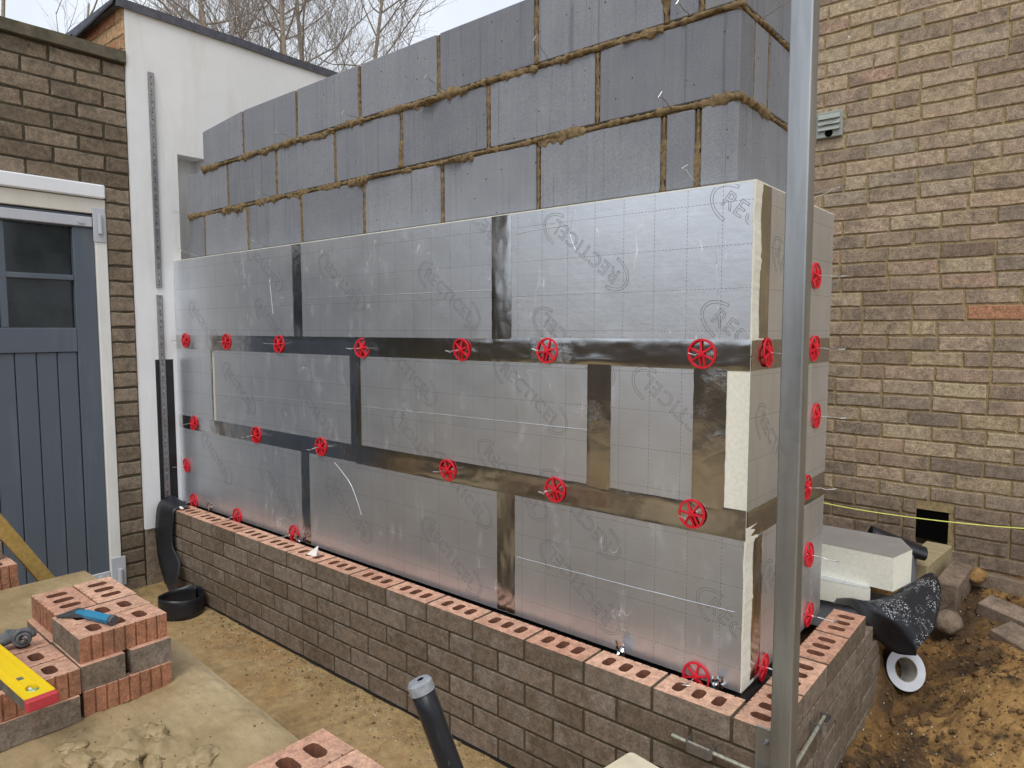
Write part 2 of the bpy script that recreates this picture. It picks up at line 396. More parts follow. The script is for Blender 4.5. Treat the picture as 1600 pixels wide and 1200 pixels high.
def m_mortar():
    t = NT('wet_mortar'); co = t.coord(False)
    a = t.noise(co, 3.5, 5, .65); b = t.noise(t.coord(False, (1, 3.5, 1)), 18, 6, .75, .6); f = t.noise(co, 190, 4, .8)
    c = t.ramp(a, [(.33, (.28, .20, .098)), (.5, (.375, .28, .15)), (.67, (.43, .33, .19))])
    c = t.mix(.4, c, t.ramp(b, [(.3, (.62, .62, .62)), (.7, (1.25, 1.25, 1.25))]), 'MULTIPLY')
    c = t.mix(.22, c, t.ramp(f, [(.3, (.55, .55, .55)), (.7, (1.4, 1.4, 1.4))]), 'MULTIPLY')
    return t.out(c, .6, t.bump(t.math('ADD', b, t.math('MULTIPLY', f, .4)), .4, .005), 0, .4)
M['mortar'] = m_mortar()
def m_soil():
    t = NT('soil'); co = t.coord(False)
    a = t.noise(co, 2.6, 5, .62, .5); b = t.noise(co, 26, 6, .8); f = t.noise(co, 150, 5, .8)
    c = t.ramp(a, [(.33, (.065, .042, .025)), (.45, (.135, .082, .042)), (.55, (.30, .165, .055)), (.64, (.40, .235, .085)), (.75, (.22, .135, .062))])
    c = t.mix(.75, c, t.ramp(b, [(.3, (.3, .3, .3)), (.7, (1.5, 1.5, 1.5))]), 'MULTIPLY')
    c = t.mix(.4, c, t.ramp(f, [(.3, (.4, .4, .4)), (.7, (1.6, 1.6, 1.6))]), 'MULTIPLY')
    return t.out(c, .92, t.bump(t.math('ADD', b, f), .9, .012))
M['soil'] = m_soil()
def m_sand():
    t = NT('orange_sand'); co = t.coord(False); a = t.noise(co, 7, 4, .6, .4); b = t.noise(co, 36, 6, .8); f = t.noise(co, 220, 4, .8)
    c = t.ramp(a, [(.34, (.085, .06, .034)), (.42, (.30, .17, .064)), (.53, (.46, .275, .105)), (.68, (.40, .23, .085))])
    c = t.mix(.6, c, t.ramp(b, [(.36, (.45, .45, .45)), (.62, (1.3, 1.3, 1.3))]), 'MULTIPLY')
    c = t.mix(.4, c, t.ramp(f, [(.35, (.5, .5, .5)), (.65, (1.5, 1.5, 1.5))]), 'MULTIPLY')
    return t.out(c, .95, t.bump(t.math('ADD', b, f), .8, .008))
M['sand'] = m_sand()
M['crumb'] = m_brick('soil_crumb', [(0, (.045, .03, .02)), (1, (.15, .09, .04))], (.2, .12, .05), .2)
M['white_bit'] = m_plain('foam_bits', (.8, .8, .74), .9, .08, 60, .2)
M['fence'] = m_wood('fence_wood', (.10, .07, .045), (.17, .12, .075), (30, 30, 2))

# ------------------------------------------------------------------ brick meshes
def rough_brick(L, H, W, seed, jit=.0022, c=.004):
    r = random.Random(seed); P = []
    for i in range(3): P.append((L * i / 3, 0))
    for i in range(2): P.append((L, H * i / 2))
    for i in range(3): P.append((L * (1 - i / 3), H))
    for i in range(2): P.append((0, H * (1 - i / 2)))
    n = len(P); cx, cz = L / 2, H / 2; back = []; mid = []; fr = []
    for x, z in P:
        x += r.uniform(-jit, jit); z += r.uniform(-jit, jit); cc = c * r.uniform(.5, 1.3)
        ux = -1 if x > cx + L * .45 else (1 if x < cx - L * .45 else 0); uz = -1 if z > cz + H * .4 else (1 if z < cz - H * .4 else 0)
        back.append((x, W, z)); mid.append((x, cc, z)); fr.append((x + ux * cc, 0, z + uz * cc))
    vs = back + mid + fr; fs = [tuple(range(2 * n, 3 * n))]
    for i in range(n):
        j = (i + 1) % n; fs.append((n + i, n + j, 2 * n + j, 2 * n + i)); fs.append((i, j, n + j, n + i))
    return vs, fs
_bc = {}
def brick_mesh(key, L, H, W, mat, jit=.0022, c=.004, variants=4):
    k = (key, round(L, 4), round(H, 4), round(W, 4), rnd.randrange(variants))
    if k not in _bc:
        vs, fs = rough_brick(L, H, W, hash(k[4]) + int(L * 1e4), jit, c)
        me = bpy.data.meshes.new('brick'); me.from_pydata(vs, [], fs); me.materials.append(mat); me.update(); _bc[k] = me
    return _bc[k]
def stadium(cx, cy, w, l, r, seed):
    rr = random.Random(seed); out = []
    for qx, qy, a0 in ((1, -1, -90), (1, 1, 0), (-1, 1, 90), (-1, -1, 180)):
        for k in range(3):
            a = R(a0 + 45 * k); x = cx + qx * (w / 2 - r) + r * math.cos(a); y = cy + qy * (l / 2 - r) + r * math.sin(a)
            out.append((x + rr.uniform(-.0011, .0011), y + rr.uniform(-.0011, .0011)))
    return out
_pb = {}
def perf_brick(L=.215, W=.1025, H=.065, variant=0, ribs=True):
    """facing brick: brown face and ends, red bed with three slots, ribbed red back"""
    k = (L, variant, ribs)
    if k in _pb: return _pb[k]
    r = random.Random(variant * 13 + int(L * 1e4)); out = [(0, 0), (L, 0), (L, W)]
    if ribs:
        n = 8; g = .0045
        for i in range(n - 1, 0, -1):
            x = L * i / n; out += [(x + g / 2, W), (x + g / 2, W - .004), (x - g / 2, W - .004), (x - g / 2, W)]
    out.append((0, W)); out = [(x + r.uniform(-.0006, .0006), y + r.uniform(-.0006, .0006)) for x, y in out]
    nh = 3 if L > .18 else 1
    holes = [stadium(L / 2 + (i - (nh - 1) / 2) * .057, W * .5, .031, .053, .0125, variant * 9 + i) for i in range(nh)]
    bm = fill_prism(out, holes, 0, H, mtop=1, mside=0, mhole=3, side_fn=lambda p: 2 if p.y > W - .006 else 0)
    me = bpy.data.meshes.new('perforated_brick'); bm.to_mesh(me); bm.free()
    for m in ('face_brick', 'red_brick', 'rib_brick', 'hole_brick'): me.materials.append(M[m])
    _pb[k] = me; return me

# ------------------------------------------------------------------ GROUND
def axis(lo, hi, a, b, step, far):
    xs = [a + i * (b - a) / round((b - a) / step) for i in range(round((b - a) / step) + 1)]
    L = []; x = a; d = step
    while x > lo: d *= 1.5; x -= d; L.append(max(x, lo))
    U = []; x = b; d = step
    while x < hi: d *= 1.5; x += d; U.append(min(x, hi))
    return L[::-1] + xs + U
def sheet(name, xs, ys, fn, mat, smooth=True):
    vs = [(x, y, fn(x, y)) for y in ys for x in xs]; w = len(xs)
    fs = [(j * w + i, j * w + i + 1, (j + 1) * w + i + 1, (j + 1) * w + i) for j in range(len(ys) - 1) for i in range(w - 1)]
    return mk(name, vs, fs, mat, smooth=smooth)
GZ = -.45
def gz(x, y):
    near = -3.5 < x < 1.2 and -3 < y < .05
    return GZ + ((hnoise(x, y, 3, 1) * .006 + hnoise(x, y, 14, 2) * .0035) if near else 0)
g = sheet('ground', axis(-150, 150, -3.6, 1.4, .035, 0), axis(-150, 150, -2.6, .1, .035, 0), gz, M['ground']); g['kind'] = 'structure'

def sm(a, b, x):
    t_ = max(0, min(1, (x - a) / (b - a))); return t_ * t_ * (3 - 2 * t_)
def soil_h(x, y):
    h = -.40 + .22 * sm(1.25, 2.15, y)
    h += .14 * math.exp(-((x - .40) / .22) ** 2 - ((y - 1.35) / .32) ** 2)      # sand heap
    h -= .05 * math.exp(-((x - .12) / .10) ** 2 - ((y - 1.05) / .16) ** 2)      # hollow beside the wall
    h += .05 * sm(.5, .0, y)
    if x < .05: h += .22 * sm(.98, 1.2, y) * sm(.1, -.08, x) * (1 - sm(1.7, 2.0, y)) * .9
    h += hnoise(x, y, 5, 3) * .03 + hnoise(x, y, 19, 4) * .017 + hnoise(x, y, 60, 5) * .009
    e = sm(-.28, -.10, x) * sm(-.05, .35, y)
    return GZ - .05 + (h - GZ + .05) * max(e, 1 if y > 1.25 and x > -.9 else 0)
soil = sheet('soil', [-.9 + i * .0125 for i in range(185)], [-.05 + i * .0125 for i in range(189)], soil_h, M['soil']); soil['kind'] = 'structure'
base_h = soil_h
def sand_h(x, y):
    e = math.exp(-((x - .50) / .29) ** 2 - ((y - 1.15) / .46) ** 2)
    return base_h(x, y) * .35 + .65 * -.40 + .27 * e - .055 + hnoise(x, y, 7, 31) * .022 + hnoise(x, y, 24, 32) * .011 + hnoise(x, y, 70, 33) * .005
sand = sheet('sand_heap', [.06 + i * .0115 for i in range(90)], [.5 + i * .0115 for i in range(125)], sand_h, M['sand']); tag(sand, 'heap of orange sand with darker clods beside the brick return', 'sand')
def soil_h(x, y): return max(base_h(x, y), sand_h(x, y) if .06 < x < 1.08 and .5 < y < 1.9 else -9)
cr = G()
for _ in range(7000):
    x = rnd.uniform(.02, 1.0); y = rnd.uniform(.35, 2.2); s = rnd.uniform(.0018, .0055) * (1 + 3 * (rnd.random() ** 8))
    c0 = Vector((x, y, soil_h(x, y) + s * .3)); q = Euler((rnd.random() * 6, rnd.random() * 6, 0)).to_matrix()
    cr.add([c0 + q @ Vector(v) * s * rnd.uniform(.6, 1.2) for v in ((1, 0, 0), (-1, 0, 0), (0, 1, 0), (0, -1, 0), (0, 0, .8), (0, 0, -.8))],
           [(0, 2, 4), (2, 1, 4), (1, 3, 4), (3, 0, 4), (2, 0, 5), (1, 2, 5), (3, 1, 5), (0, 3, 5)])
o = cr.obj('soil_crumbs', M['crumb']); o['kind'] = 'stuff'; o['label'] = 'loose dark crumbs of earth over the dug soil'; o['category'] = 'soil'
wb = G()
def bit(x, y, z, s):
    q = Euler((rnd.random() * 6, rnd.random() * 6, 0)).to_matrix()
    wb.add([Vector((x, y, z)) + q @ Vector(v) * s for v in ((1, 0, 0), (-.5, .8, 0), (-.5, -.8, 0), (0, 0, 1))], [(0, 1, 2), (0, 1, 3), (1, 2, 3), (2, 0, 3)])
for _ in range(230):
    x = rnd.uniform(.0, .9); y = rnd.uniform(.5, 2.1); bit(x, y, soil_h(x, y) + .003, rnd.uniform(.0015, .004))
for _ in range(420):
    x = rnd.uniform(-2.9, -.4); y = -abs(rnd.gauss(0, .10)) - .02; bit(x, y, gz(x, y) + .002, rnd.uniform(.001, .003))
o = wb.obj('foam_crumbs', M['white_bit']); o['kind'] = 'stuff'; o['label'] = 'tiny white foam crumbs scattered over ground and soil'; o['category'] = 'crumbs'

dr = G()
for _ in range(1100):
    x = rnd.uniform(-3.0, -.2); y = -abs(rnd.gauss(0, .10)) - .008; s = rnd.uniform(.0012, .004) * (1 + 2.2 * rnd.random() ** 9)
    q = Euler((rnd.random() * 6, rnd.random() * 6, 0)).to_matrix(); c0 = Vector((x, y, gz(x, y) + s * .25))
    dr.add([c0 + q @ Vector(v) * s * rnd.uniform(.6, 1.3) for v in ((1, 0, 0), (-1, 0, 0), (0, 1, 0), (0, -1, 0), (0, 0, .7), (0, 0, -.7))],
           [(0, 2, 4), (2, 1, 4), (1, 3, 4), (3, 0, 4), (2, 0, 5), (1, 2, 5), (3, 1, 5), (0, 3, 5)])
o = dr.obj('mortar_droppings', M['block_mortar']); o['kind'] = 'stuff'; o['label'] = 'small mortar droppings along the foot of the low wall'; o['category'] = 'mortar'

# ------------------------------------------------------------------ DWARF BRICK WALL
dw = thing('brick_wall', 'low new brown brick wall topped with perforated red bricks, below the foil boards', 'wall', (-1.7, 0, GZ))
DW = Vector((-1.7, 0, GZ))
def dput(name, me, loc, rot=0): return inst(name, me, dw, Vector(loc) - DW, (0, 0, rot))
core = G(); core.box((-3.40, .006, GZ - .05), (-.006, .098, -.066)); core.box((-.098, .098, GZ - .05), (-.006, .892, -.066))
for n_ in range(15): core.box((-.1125 - .225 * n_, .0035, -.0655), (-.1025 - .225 * n_, rnd.uniform(.09, .1), -rnd.uniform(.001, .008)))
for n_ in range(1, 4): core.box((-rnd.uniform(.09, .1), .225 * n_ - .01, -.0655), (-.0035, .225 * n_, -rnd.uniform(.001, .006)))
core.box((-.098, .892, GZ - .05), (-.0045, 1.0, -.08)); core.box((-.098, 1.0, GZ - .05), (-.0045, 1.115, -.155))
mo = core.obj('mortar', M['wall_mortar'], dw, -DW)
L_, H_, W_ = .215, .065, .1025
g_ = G(); g_.box((-3.3, -.004, GZ - .02), (.003, .05, GZ + .0085)); g_.obj('damp_course_shade', M['black_rubber'], dw, -DW)  # black strip paints the shadow band and damp course line along the base
for k in range(6):
    z = -.065 - .075 * k; top = (k == 0); odd = (k % 2 == 0)
    fx = []                                    # front bricks (x0, x1)
    x1 = -.1125 if odd else 0.0
    while x1 > -3.39:
        x0 = max(x1 - L_, -3.40); 
        if x1 - x0 > .03: fx.append((x0, x1))
        x1 -= .225
    for x0, x1 in fx:
        me = perf_brick(x1 - x0 if x1 - x0 < .2 else L_, variant=rnd.randrange(4)) if top else brick_mesh('dw', x1 - x0, H_, W_, M['face_brick'], .0005, .0015)
        dput('brick', me, (x0, 0, z))
    y0 = 0.0 if odd else .1125
    lim = {0: .9, 1: 1.01, 2: 1.13}.get(k, 1.13)
    while y0 < lim - .05:
        y1 = min(y0 + L_, lim + .01)
        me = perf_brick(L_, variant=rnd.randrange(4)) if top else brick_mesh('dw', y1 - y0, H_, W_ - .001, M['face_brick'], .0005, .0015)
        dput('brick', me, (0, y0, z), R(90)); y0 += .225
mem = ribbon([(-3.40, .1035, -.022), (-1.7, .1035, -.026), (-.12, .1035, -.022)], [(-3.40, .33, -.028), (-1.7, .33, -.03), (-.12, .33, -.028)], 'cavity_membrane', M['black_rubber'])
tag(mem, 'black damp proof membrane lining the cavity behind the perforated bricks', 'membrane')

# ------------------------------------------------------------------ BLOCK WALL
BY = .22
bw = thing('block_wall', 'grey aerated block wall with squeezed out tan mortar joints', 'wall', (-1.7, BY, GZ)); BW = Vector((-1.7, BY, GZ))
lo = G(); lo.box((-3.40, BY + .004, GZ - .05), (-BY - .004, BY + .1, 1.36)); lo.box((-BY - .1, BY + .1, GZ - .05), (-BY - .004, .76, 1.36))
lo.obj('lower_blockwork', M['block'], bw, -BW)
C1 = [-.22, -.337, -.444, -.904, -1.361, -1.83, -2.29, -2.765, -3.22, -3.41]
C2 = [-.22, -.674, -1.128, -1.59, -2.025, -2.49, -2.955, -3.41]
C3 = [-.22, -.334, -.44, -.915, -1.378, -1.847, -2.312, -2.785, -3.215]
def block(x0, x1, y0, y1, z0, z1, chip=None):
    g_ = G(); g_.bbox((0, 0, 0), (x1 - x0, y1 - y0, z1 - z0), .003)
    if chip: 
        for v in g_.v:
            if v.z > (z1 - z0) * .6 and v.x < (x1 - x0) * .5: v.z -= chip
    return g_.obj('block', M['block'], bw, Vector((x0, y0, z0)) - BW)
def lump(a, b, rad, seed, out, flat=.6, n=None, mat='block_mortar', name='mortar_joint'):
    """uneven squeezed-out mortar along a joint"""
    a = Vector(a); b = Vector(b); L = (b - a).length; n = n or max(8, int(L / .006)); g_ = G(); d = (b - a).normalized()
    out = Vector(out); sd = d.cross(out).normalized(); vs = []; S = 8
    for i in range(n + 1):
        p = a.lerp(b, i / n); s = i / n * L
        w = rad * (.7 + 1.3 * max(-.4, noise.noise(Vector((s * 8, seed, 0)))) + .9 * noise.noise(Vector((s * 55, seed, 5))))
        h = rad * flat * (.7 + 1.6 * max(-.55, noise.noise(Vector((s * 5, seed + 9, 2)))) + .7 * noise.noise(Vector((s * 38, seed, 8))))
        w = max(w, rad * .35); off = sd * rad * .45 * noise.noise(Vector((s * 7, seed, 12)))
        for j in range(S):
            an = 2 * math.pi * j / S; jr = 1 + .45 * noise.noise(Vector((s * 90, j * 3.1, seed)))
            vs.append(p + off + sd * math.cos(an) * w * jr + out * (math.sin(an) * max(h, .0015) * jr if math.sin(an) > 0 else -.012 * abs(math.sin(an))))
    fs = [(i * S + j, (i + 1) * S + j, (i + 1) * S + (j + 1) % S, i * S + (j + 1) % S) for i in range(n) for j in range(S)]
    g_.add(vs, fs); g_.f.append(tuple(range(S))); g_.m.append(0); g_.f.append(tuple(n * S + j for j in reversed(range(S)))); g_.m.append(0)
    return g_.obj(name, M[mat], bw, -BW, smooth=True)
for ci, (Cx, z0, z1) in enumerate(((C1, 1.380, 1.597), (C2, 1.617, 1.835), (C3, 1.855, 2.073))):
    for i in range(len(Cx) - 1):
        a, b = Cx[i + 1], Cx[i]; e0 = .010 if b != -.22 else 0
        block(a + .010, b - e0, BY, BY + .1, z0, z1, .03 if (ci == 2 and i == len(Cx) - 2) else None)
        if a > -3.3 and not (i == len(Cx) - 2):
            lump((a, BY + .004, z0 - .002), (a, BY + .004, z1 - .004), .0105, i * 3.3 + ci * 11, (0, -1, 0), .3 if (i + ci) % 3 else .9)
    xl = Cx[-1] + .01
    if z0 > 1.5:
        cuts = [-.215, -1.25, -2.3, xl]
        for q in range(3):
            lump((cuts[q] + .004, BY + .002, z0 - .0105), (cuts[q + 1], BY + .002, z0 - .0105), .0135, ci * 5 + q * 1.7, (0, -1, 0), .75, name='mortar_bed')
        lump((-BY - .002, BY - .004, z0 - .0105), (-BY - .002, .75, z0 - .0105), .0135, ci * 5 + 8.8, (1, 0, 0), .75, name='mortar_bed')
    fillb = G(); fillb.box((xl, BY + .006, z0 - .02), (-BY - .006, BY + .098, z0)); fillb.box((-BY - .098, BY + .098, z0 - .02), (-BY - .006, .75, z0))
    for a in Cx[1:-1]: fillb.box((a - .0105, BY + .010, z0), (a + .0105, BY + .096, z1 - .004))
    ys = [[.323, .66, .93], [.215 + .1, .323, .435, .93], [.323, .66, .93]][ci] if False else ([(.322, .67), (.685, .76)] if ci != 1 else [(.332, .427), (.443, .76)])
    for a, b in ys:
        block(-BY - .1, -BY, a, b, z0, z1)
        lump((-BY - .004, a - .008, z0), (-BY - .004, a - .008, z1), .0075, a * 31, (1, 0, 0), .25)
    fillb.obj('mortar_core', M['block_mortar'], bw, -BW)

for i in range(26):
    zc = (1.6065, 1.845)[i % 2]; x = rnd.uniform(-3.1, -.3); L = rnd.uniform(.03, .15)
    lump((x, BY + .001, zc - rnd.uniform(.004, .014)), (x + L, BY + .001, zc - rnd.uniform(.002, .012)), rnd.uniform(.011, .02), i * 7.7 + 3, (0, -1, 0), rnd.uniform(.5, 1.3), name='mortar_smear')

# ------------------------------------------------------------------ INSULATION BOARDS
PY = .135
def logo_lines():
    cu = bpy.data.curves.new('t', 'FONT'); cu.body = 'RECTICEL'; cu.size = .058; cu.align_x = 'CENTER'; cu.fill_mode = 'NONE'; cu.resolution_u = 3
    cu.space_character = 1.12
    ob = bpy.data.objects.new('t', cu); COL.objects.link(ob); dg = bpy.context.evaluated_depsgraph_get(); me = ob.evaluated_get(dg).to_mesh()
    seg = [(Vector(me.vertices[e.vertices[0]].co), Vector(me.vertices[e.vertices[1]].co)) for e in me.edges]
    xs = [v.co.x for v in me.vertices]; sc = .29 / (max(xs) - min(xs)); off = Vector((0, -.02, 0))
    seg = [((a + off) * sc, (b + off) * sc) for a, b in seg]
    bpy.data.objects.remove(ob); bpy.data.curves.remove(cu)
    for s in (1, -1):
        for e in (0, .0075):
            pts = []
            for k in range(19):
                an = R(105 + k * 9.2); pts.append(Vector((s * (-.112 + (.074 - e) * math.cos(an)), s * (-.004 + (.048 - e) * math.sin(an)), 0)))
            seg += list(zip(pts[:-1], pts[1:]))
            if e == 0: first = pts
            else: seg += [(first[0], pts[0]), (first[-1], pts[-1])]
    return seg
LOGO = logo_lines()
def put_logo(board, cx, cz, ang, bounds):
    x0, x1, z0, z1 = bounds; g_ = G(); ca, sa = math.cos(ang), math.sin(ang); w = .00055
    for a, b in LOGO:
        p = Vector((cx + a.x * ca - a.y * sa, -.0013, cz + a.x * sa + a.y * ca)); q = Vector((cx + b.x * ca - b.y * sa, -.0013, cz + b.x * sa + b.y * ca))
        if min(p.x, q.x) < x0 or max(p.x, q.x) > x1 or min(p.z, q.z) < z0 or max(p.z, q.z) > z1: continue
        d = q - p
        if d.length < 1e-6: continue
        d.normalize(); n = Vector((-d.z, 0, d.x)) * w; p2 = p - d * w * .6; q2 = q + d * w * .6
        g_.add([p2 - n, q2 - n, q2 + n, p2 + n], [(0, 1, 2, 3)])
    if g_.f: g_.obj('printed_logo', M['ink'], board)
LOGOS = [(-3.092, 1.006, 0), (-2.474, 1.276, 1), (-1.879, 1.175, 1), (-1.246, 1.103, 0), (-.658, 1.217, 1), (-.10, 1.235, 0), (-.70, .925, 1), (-2.414, 1.0, 0), (-2.744, .683, 0), (-2.068, .607, 1),
         (-1.464, .816, 0), (-1.413, .536, 1), (-.872, .766, 0), (-.33, .745, 1), (-.949, .47, 0), (-.672, .40, 1), (-2.999, .292, 0), (-2.412, .209, 1), (-1.861, .209, 1), (-1.243, .139, 0), (-.669, .165, 1),
         (-1.14, 1.385, 1), (-1.192, .40, 0), (-.115, .14, 0), (-.12, .93, 0)]
def board(length, h, loc, ret, label, th=.085, wav=0):
    t_ = thing('insulation_board', label, 'insulation board', loc, 'foil faced insulation boards in the cavity', (0, 0, R(90) if ret else 0))
    n = 40; r = random.Random(int(length * 999) + int(loc[2] * 77)); vs = []; fs = []
    for i in range(n + 1):                     # foam core; the cut end is slightly ragged
        z = h * i / n; jx = (hnoise(z, loc[0], 9, 6) * wav + r.uniform(-1, 1) * wav * .18) if wav else 0
        vs += [(.0005, 0, z), (length + jx, 0, z), (length + jx * .6, th, z), (.0005, th, z)]
    for i in range(n):
        a = i * 4
        for j in range(4): fs.append((a + j, a + (j + 1) % 4, a + 4 + (j + 1) % 4, a + 4 + j))
    fs += [(3, 2, 1, 0), (n * 4, n * 4 + 1, n * 4 + 2, n * 4 + 3)]
    mk('foam_core', vs, fs, M['foam'], t_)
    g_ = G(); N = 24
    for (y, s) in ((-.0007, 1), (th + .0007, -1)):
        v2 = []; f2 = []
        for i in range(N + 1):
            z = .001 + (h - .004) * i / N; e = length - .003 + (min(0, hnoise(z, loc[0], 9, 6) * wav) - wav * .5 if wav else 0)
            v2 += [(.001, y, z), (e, y, z)]
        for i in range(N): f2.append((i * 2, i * 2 + 1, i * 2 + 3, i * 2 + 2) if s > 0 else (i * 2, i * 2 + 2, i * 2 + 3, i * 2 + 1))
        g_.add(v2, f2)
    g_.obj('foil_face', M['foil'], t_)
    return t_
FR = [ # x0, x1, z0, label
    (-3.418, -2.207, .908, 'foil insulation board of the top row, beside the white rendered wall'),
    (-2.205, -.993, .908, 'foil insulation board of the top row, between two vertical tapes'),
    (-.991, -.135, .908, 'foil insulation board of the top row, ending at the corner by the steel post'),
    (-3.418, -3.012, .453, 'short foil insulation board of the middle row, beside the white rendered wall'),
    (-2.992, -1.797, .453, 'foil insulation board of the middle row, between the open gap and the first dark tape'),
    (-1.795, -.601, .453, 'foil insulation board of the middle row, between two dark vertical tapes'),
    (-.599, -.221, .453, 'short foil insulation board of the middle row, next to the exposed foam end'),
    (-3.418, -2.176, -.004, 'foil insulation board of the bottom row, beside the white rendered wall'),
    (-2.174, -.974, -.004, 'foil insulation board of the bottom row, between two vertical tapes'),
    (-.972, -.135, -.004, 'foil insulation board of the bottom row, ending at the corner by the steel post')]
for x0, x1, z0, lab in FR:
    h = .452 if z0 > .5 else (.453 if z0 > .2 else .455)
    b_ = board(x1 - x0, h, (x0, PY, z0), False, lab, wav=.003 if x1 == -.135 else 0)
    for lx, lz, u in LOGOS:
        if x0 - .15 < lx < x1 + .15 and z0 - .15 < lz < z0 + h + .15:
            put_logo(b_, lx - x0, lz - z0, R(-38) + (math.pi if u else 0), (.004, x1 - x0 - .012, .004, h - .006))
def crease(bd_, pts, w=.0017):
    P = catmull(pts, 10); g_ = G(); vs = []; k_ = len(P)
    for i, p in enumerate(P):
        e = w * (.6 + .8 * abs(noise.noise(Vector((i * .7, p.x * 9, 3))))); p = p + Vector((0, 0, .0012 * noise.noise(Vector((i * .5, 1, p.z * 5)))))
        vs += [p + Vector((0, -.0008, -e)), p + Vector((0, -.0024, e * .2)), p + Vector((0, -.0008, e))]
    g_.add(vs, [(i * 3 + j, i * 3 + 3 + j, i * 3 + 4 + j, i * 3 + 1 + j) for i in range(k_ - 1) for j in range(2)])
    g_.obj('foil_crease', M['foil'], bd_, (-bd_.location.x, 0, -bd_.location.z), smooth=True)
boards = [o_ for o_ in COL.objects if o_.name.startswith('insulation_board')]
for bi, pts in ((1, [(-2.138, 0, 1.116), (-1.5, 0, 1.113), (-1.03, 0, 1.111)]), (4, [(-2.97, 0, .641), (-2.4, 0, .653), (-1.83, 0, .662)]), (5, [(-1.75, 0, .659), (-1.2, 0, .664), (-.64, 0, .668)]),
                (9, [(-.925, 0, .203), (-.5, 0, .208), (-.16, 0, .216)]), (2, [(-.23, 0, 1.25), (-.235, 0, 1.15), (-.228, 0, 1.05), (-.232, 0, .97)]), (2, [(-.70, 0, 1.33), (-.71, 0, 1.27), (-.69, 0, 1.22)]),
                (2, [(-.94, 0, 1.29), (-.84, 0, 1.297), (-.72, 0, 1.30)]), (8, [(-1.95, 0, .40), (-1.85, 0, .33), (-1.80, 0, .26), (-1.77, 0, .2)]), (6, [(-.36, 0, .66), (-.365, 0, .6), (-.38, 0, .52)]), (0, [(-2.42, 0, 1.30), (-2.43, 0, 1.2), (-2.41, 0, 1.05)])):
    crease(boards[bi], pts)
for y0, z0, lab in ((.2205, .908, 'foil insulation board on the return, top row'), (.1345, .453, 'foil insulation board on the return, middle row, with its foam end showing'), (.2205, -.004, 'foil insulation board on the return, bottom row')):
    b_ = board(.835 - y0, .452, (-.1355, y0, z0), True, lab)
    put_logo(b_, .2, .2, R(-38), (.01, .6, .01, .44))

def tape(name, pts, wdir, w, label, group, seed, n=60, off=.0022):
    """crinkled strip of foil tape following pts, on the wall surface"""
    P = catmull(pts, max(2, n // max(1, len(pts) - 1))) if len(pts) > 2 else [Vector(pts[0]).lerp(Vector(pts[1]), i / n) for i in range(n + 1)]
    wv = Vector(wdir); vs = []; fs = []; S = 8; k = len(P)
    for i, p in enumerate(P):
        d = (P[min(i + 1, k - 1)] - P[max(i - 1, 0)]).normalized(); nn = d.cross(wv).normalized()
        for j in range(S + 1):
            e = (j / S - .5) * w; s = i * .02
            edge = .0012 * noise.noise(Vector((i * .35, j, seed))) 
            z = off + .0014 * max(0, noise.noise(Vector((i * .22 + seed, j * .9, seed)))) + .0022 * max(0, noise.noise(Vector((i * .07, j * .6, seed + 4))) - .15)
            if j in (0, S): z = off * .6
            vs.append(p + wv * (e + edge) + nn * z)
    for i in range(k - 1):
        for j in range(S): a = i * (S + 1) + j; fs.append((a, a + S + 1, a + S + 2, a + 1))
    o_ = mk(name, vs, fs, M['tape'], smooth=True)
    return tag(o_, label, 'tape', group)
TG = 'foil tape strips over the board joints'
def tape_front(x0, x1, z, w, lab, seed): return tape('foil_tape', [(x0, PY, z), (x1, PY, z)], (0, 0, 1), w, lab, TG, seed, int((x1 - x0) / .012))
def tape_vert(x, z0, z1, w, lab, seed): return tape('foil_tape', [(x, PY, z1), (x, PY, z0)], (1, 0, 0), w, lab, TG, seed, int((z1 - z0) / .012))
tape_front(-3.415, -1.0, .907, .078, 'long foil tape along the upper joint, running from the white wall', 1)
tape_front(-1.03, -.136, .910, .082, 'foil tape along the upper joint, up to the corner by the post', 2)
tape_front(-3.415, -1.79, .458, .074, 'foil tape along the lower joint, running from the white wall', 3)
tape_front(-1.80, -.136, .457, .082, 'brownish crinkled foil tape along the lower joint, up to the corner', 4)
tape_vert(-2.206, .945, 1.357, .072, 'narrow dark vertical foil tape in the top row', 5)
tape_vert(-.992, .945, 1.357, .088, 'wide vertical foil tape in the top row', 6)
tape_vert(-1.796, .47, .872, .072, 'dark vertical foil tape in the middle row, nearer the white wall', 7)
tape_vert(-.600, .49, .872, .085, 'dark vertical foil tape in the middle row, nearer the post', 8)
tape_vert(-.245, .49, .872, .095, 'crumpled vertical foil tape beside the exposed foam end', 9)
tape_vert(-2.175, .0, .424, .066, 'dark vertical foil tape in the bottom row, over the first joint', 10)
tape_vert(-.973, .0, .420, .080, 'brown vertical foil tape in the bottom row, reflecting the bricks', 11)
tape_vert(-3.02, .49, .87, .018, 'thin crumpled foil strip beside the open gap in the middle row', 12)
def tape_ret(y0, y1, z, w, lab, seed): return tape('foil_tape', [(-.1355, y0, z), (-.1355, y1, z)], (0, 0, 1), w, lab, TG, seed, int((y1 - y0) / .012))
def tape_retv(y, z0, z1, w, lab, seed): return tape('foil_tape', [(-.1355, y, z1), (-.1355, y, z0)], (0, 1, 0), w, lab, TG, seed, int((z1 - z0) / .012))
tape_ret(.136, .83, .910, .08, 'foil tape along the upper joint on the return', 21)
tape_ret(.136, .83, .455, .08, 'foil tape along the lower joint on the return', 22)
tape_retv(.215, .955, 1.355, .07, 'vertical foil tape on the return beside the foam edge, top row', 23)
tape_retv(.225, .01, .41, .07, 'brown vertical foil tape on the return beside the foam edge, bottom row', 24)
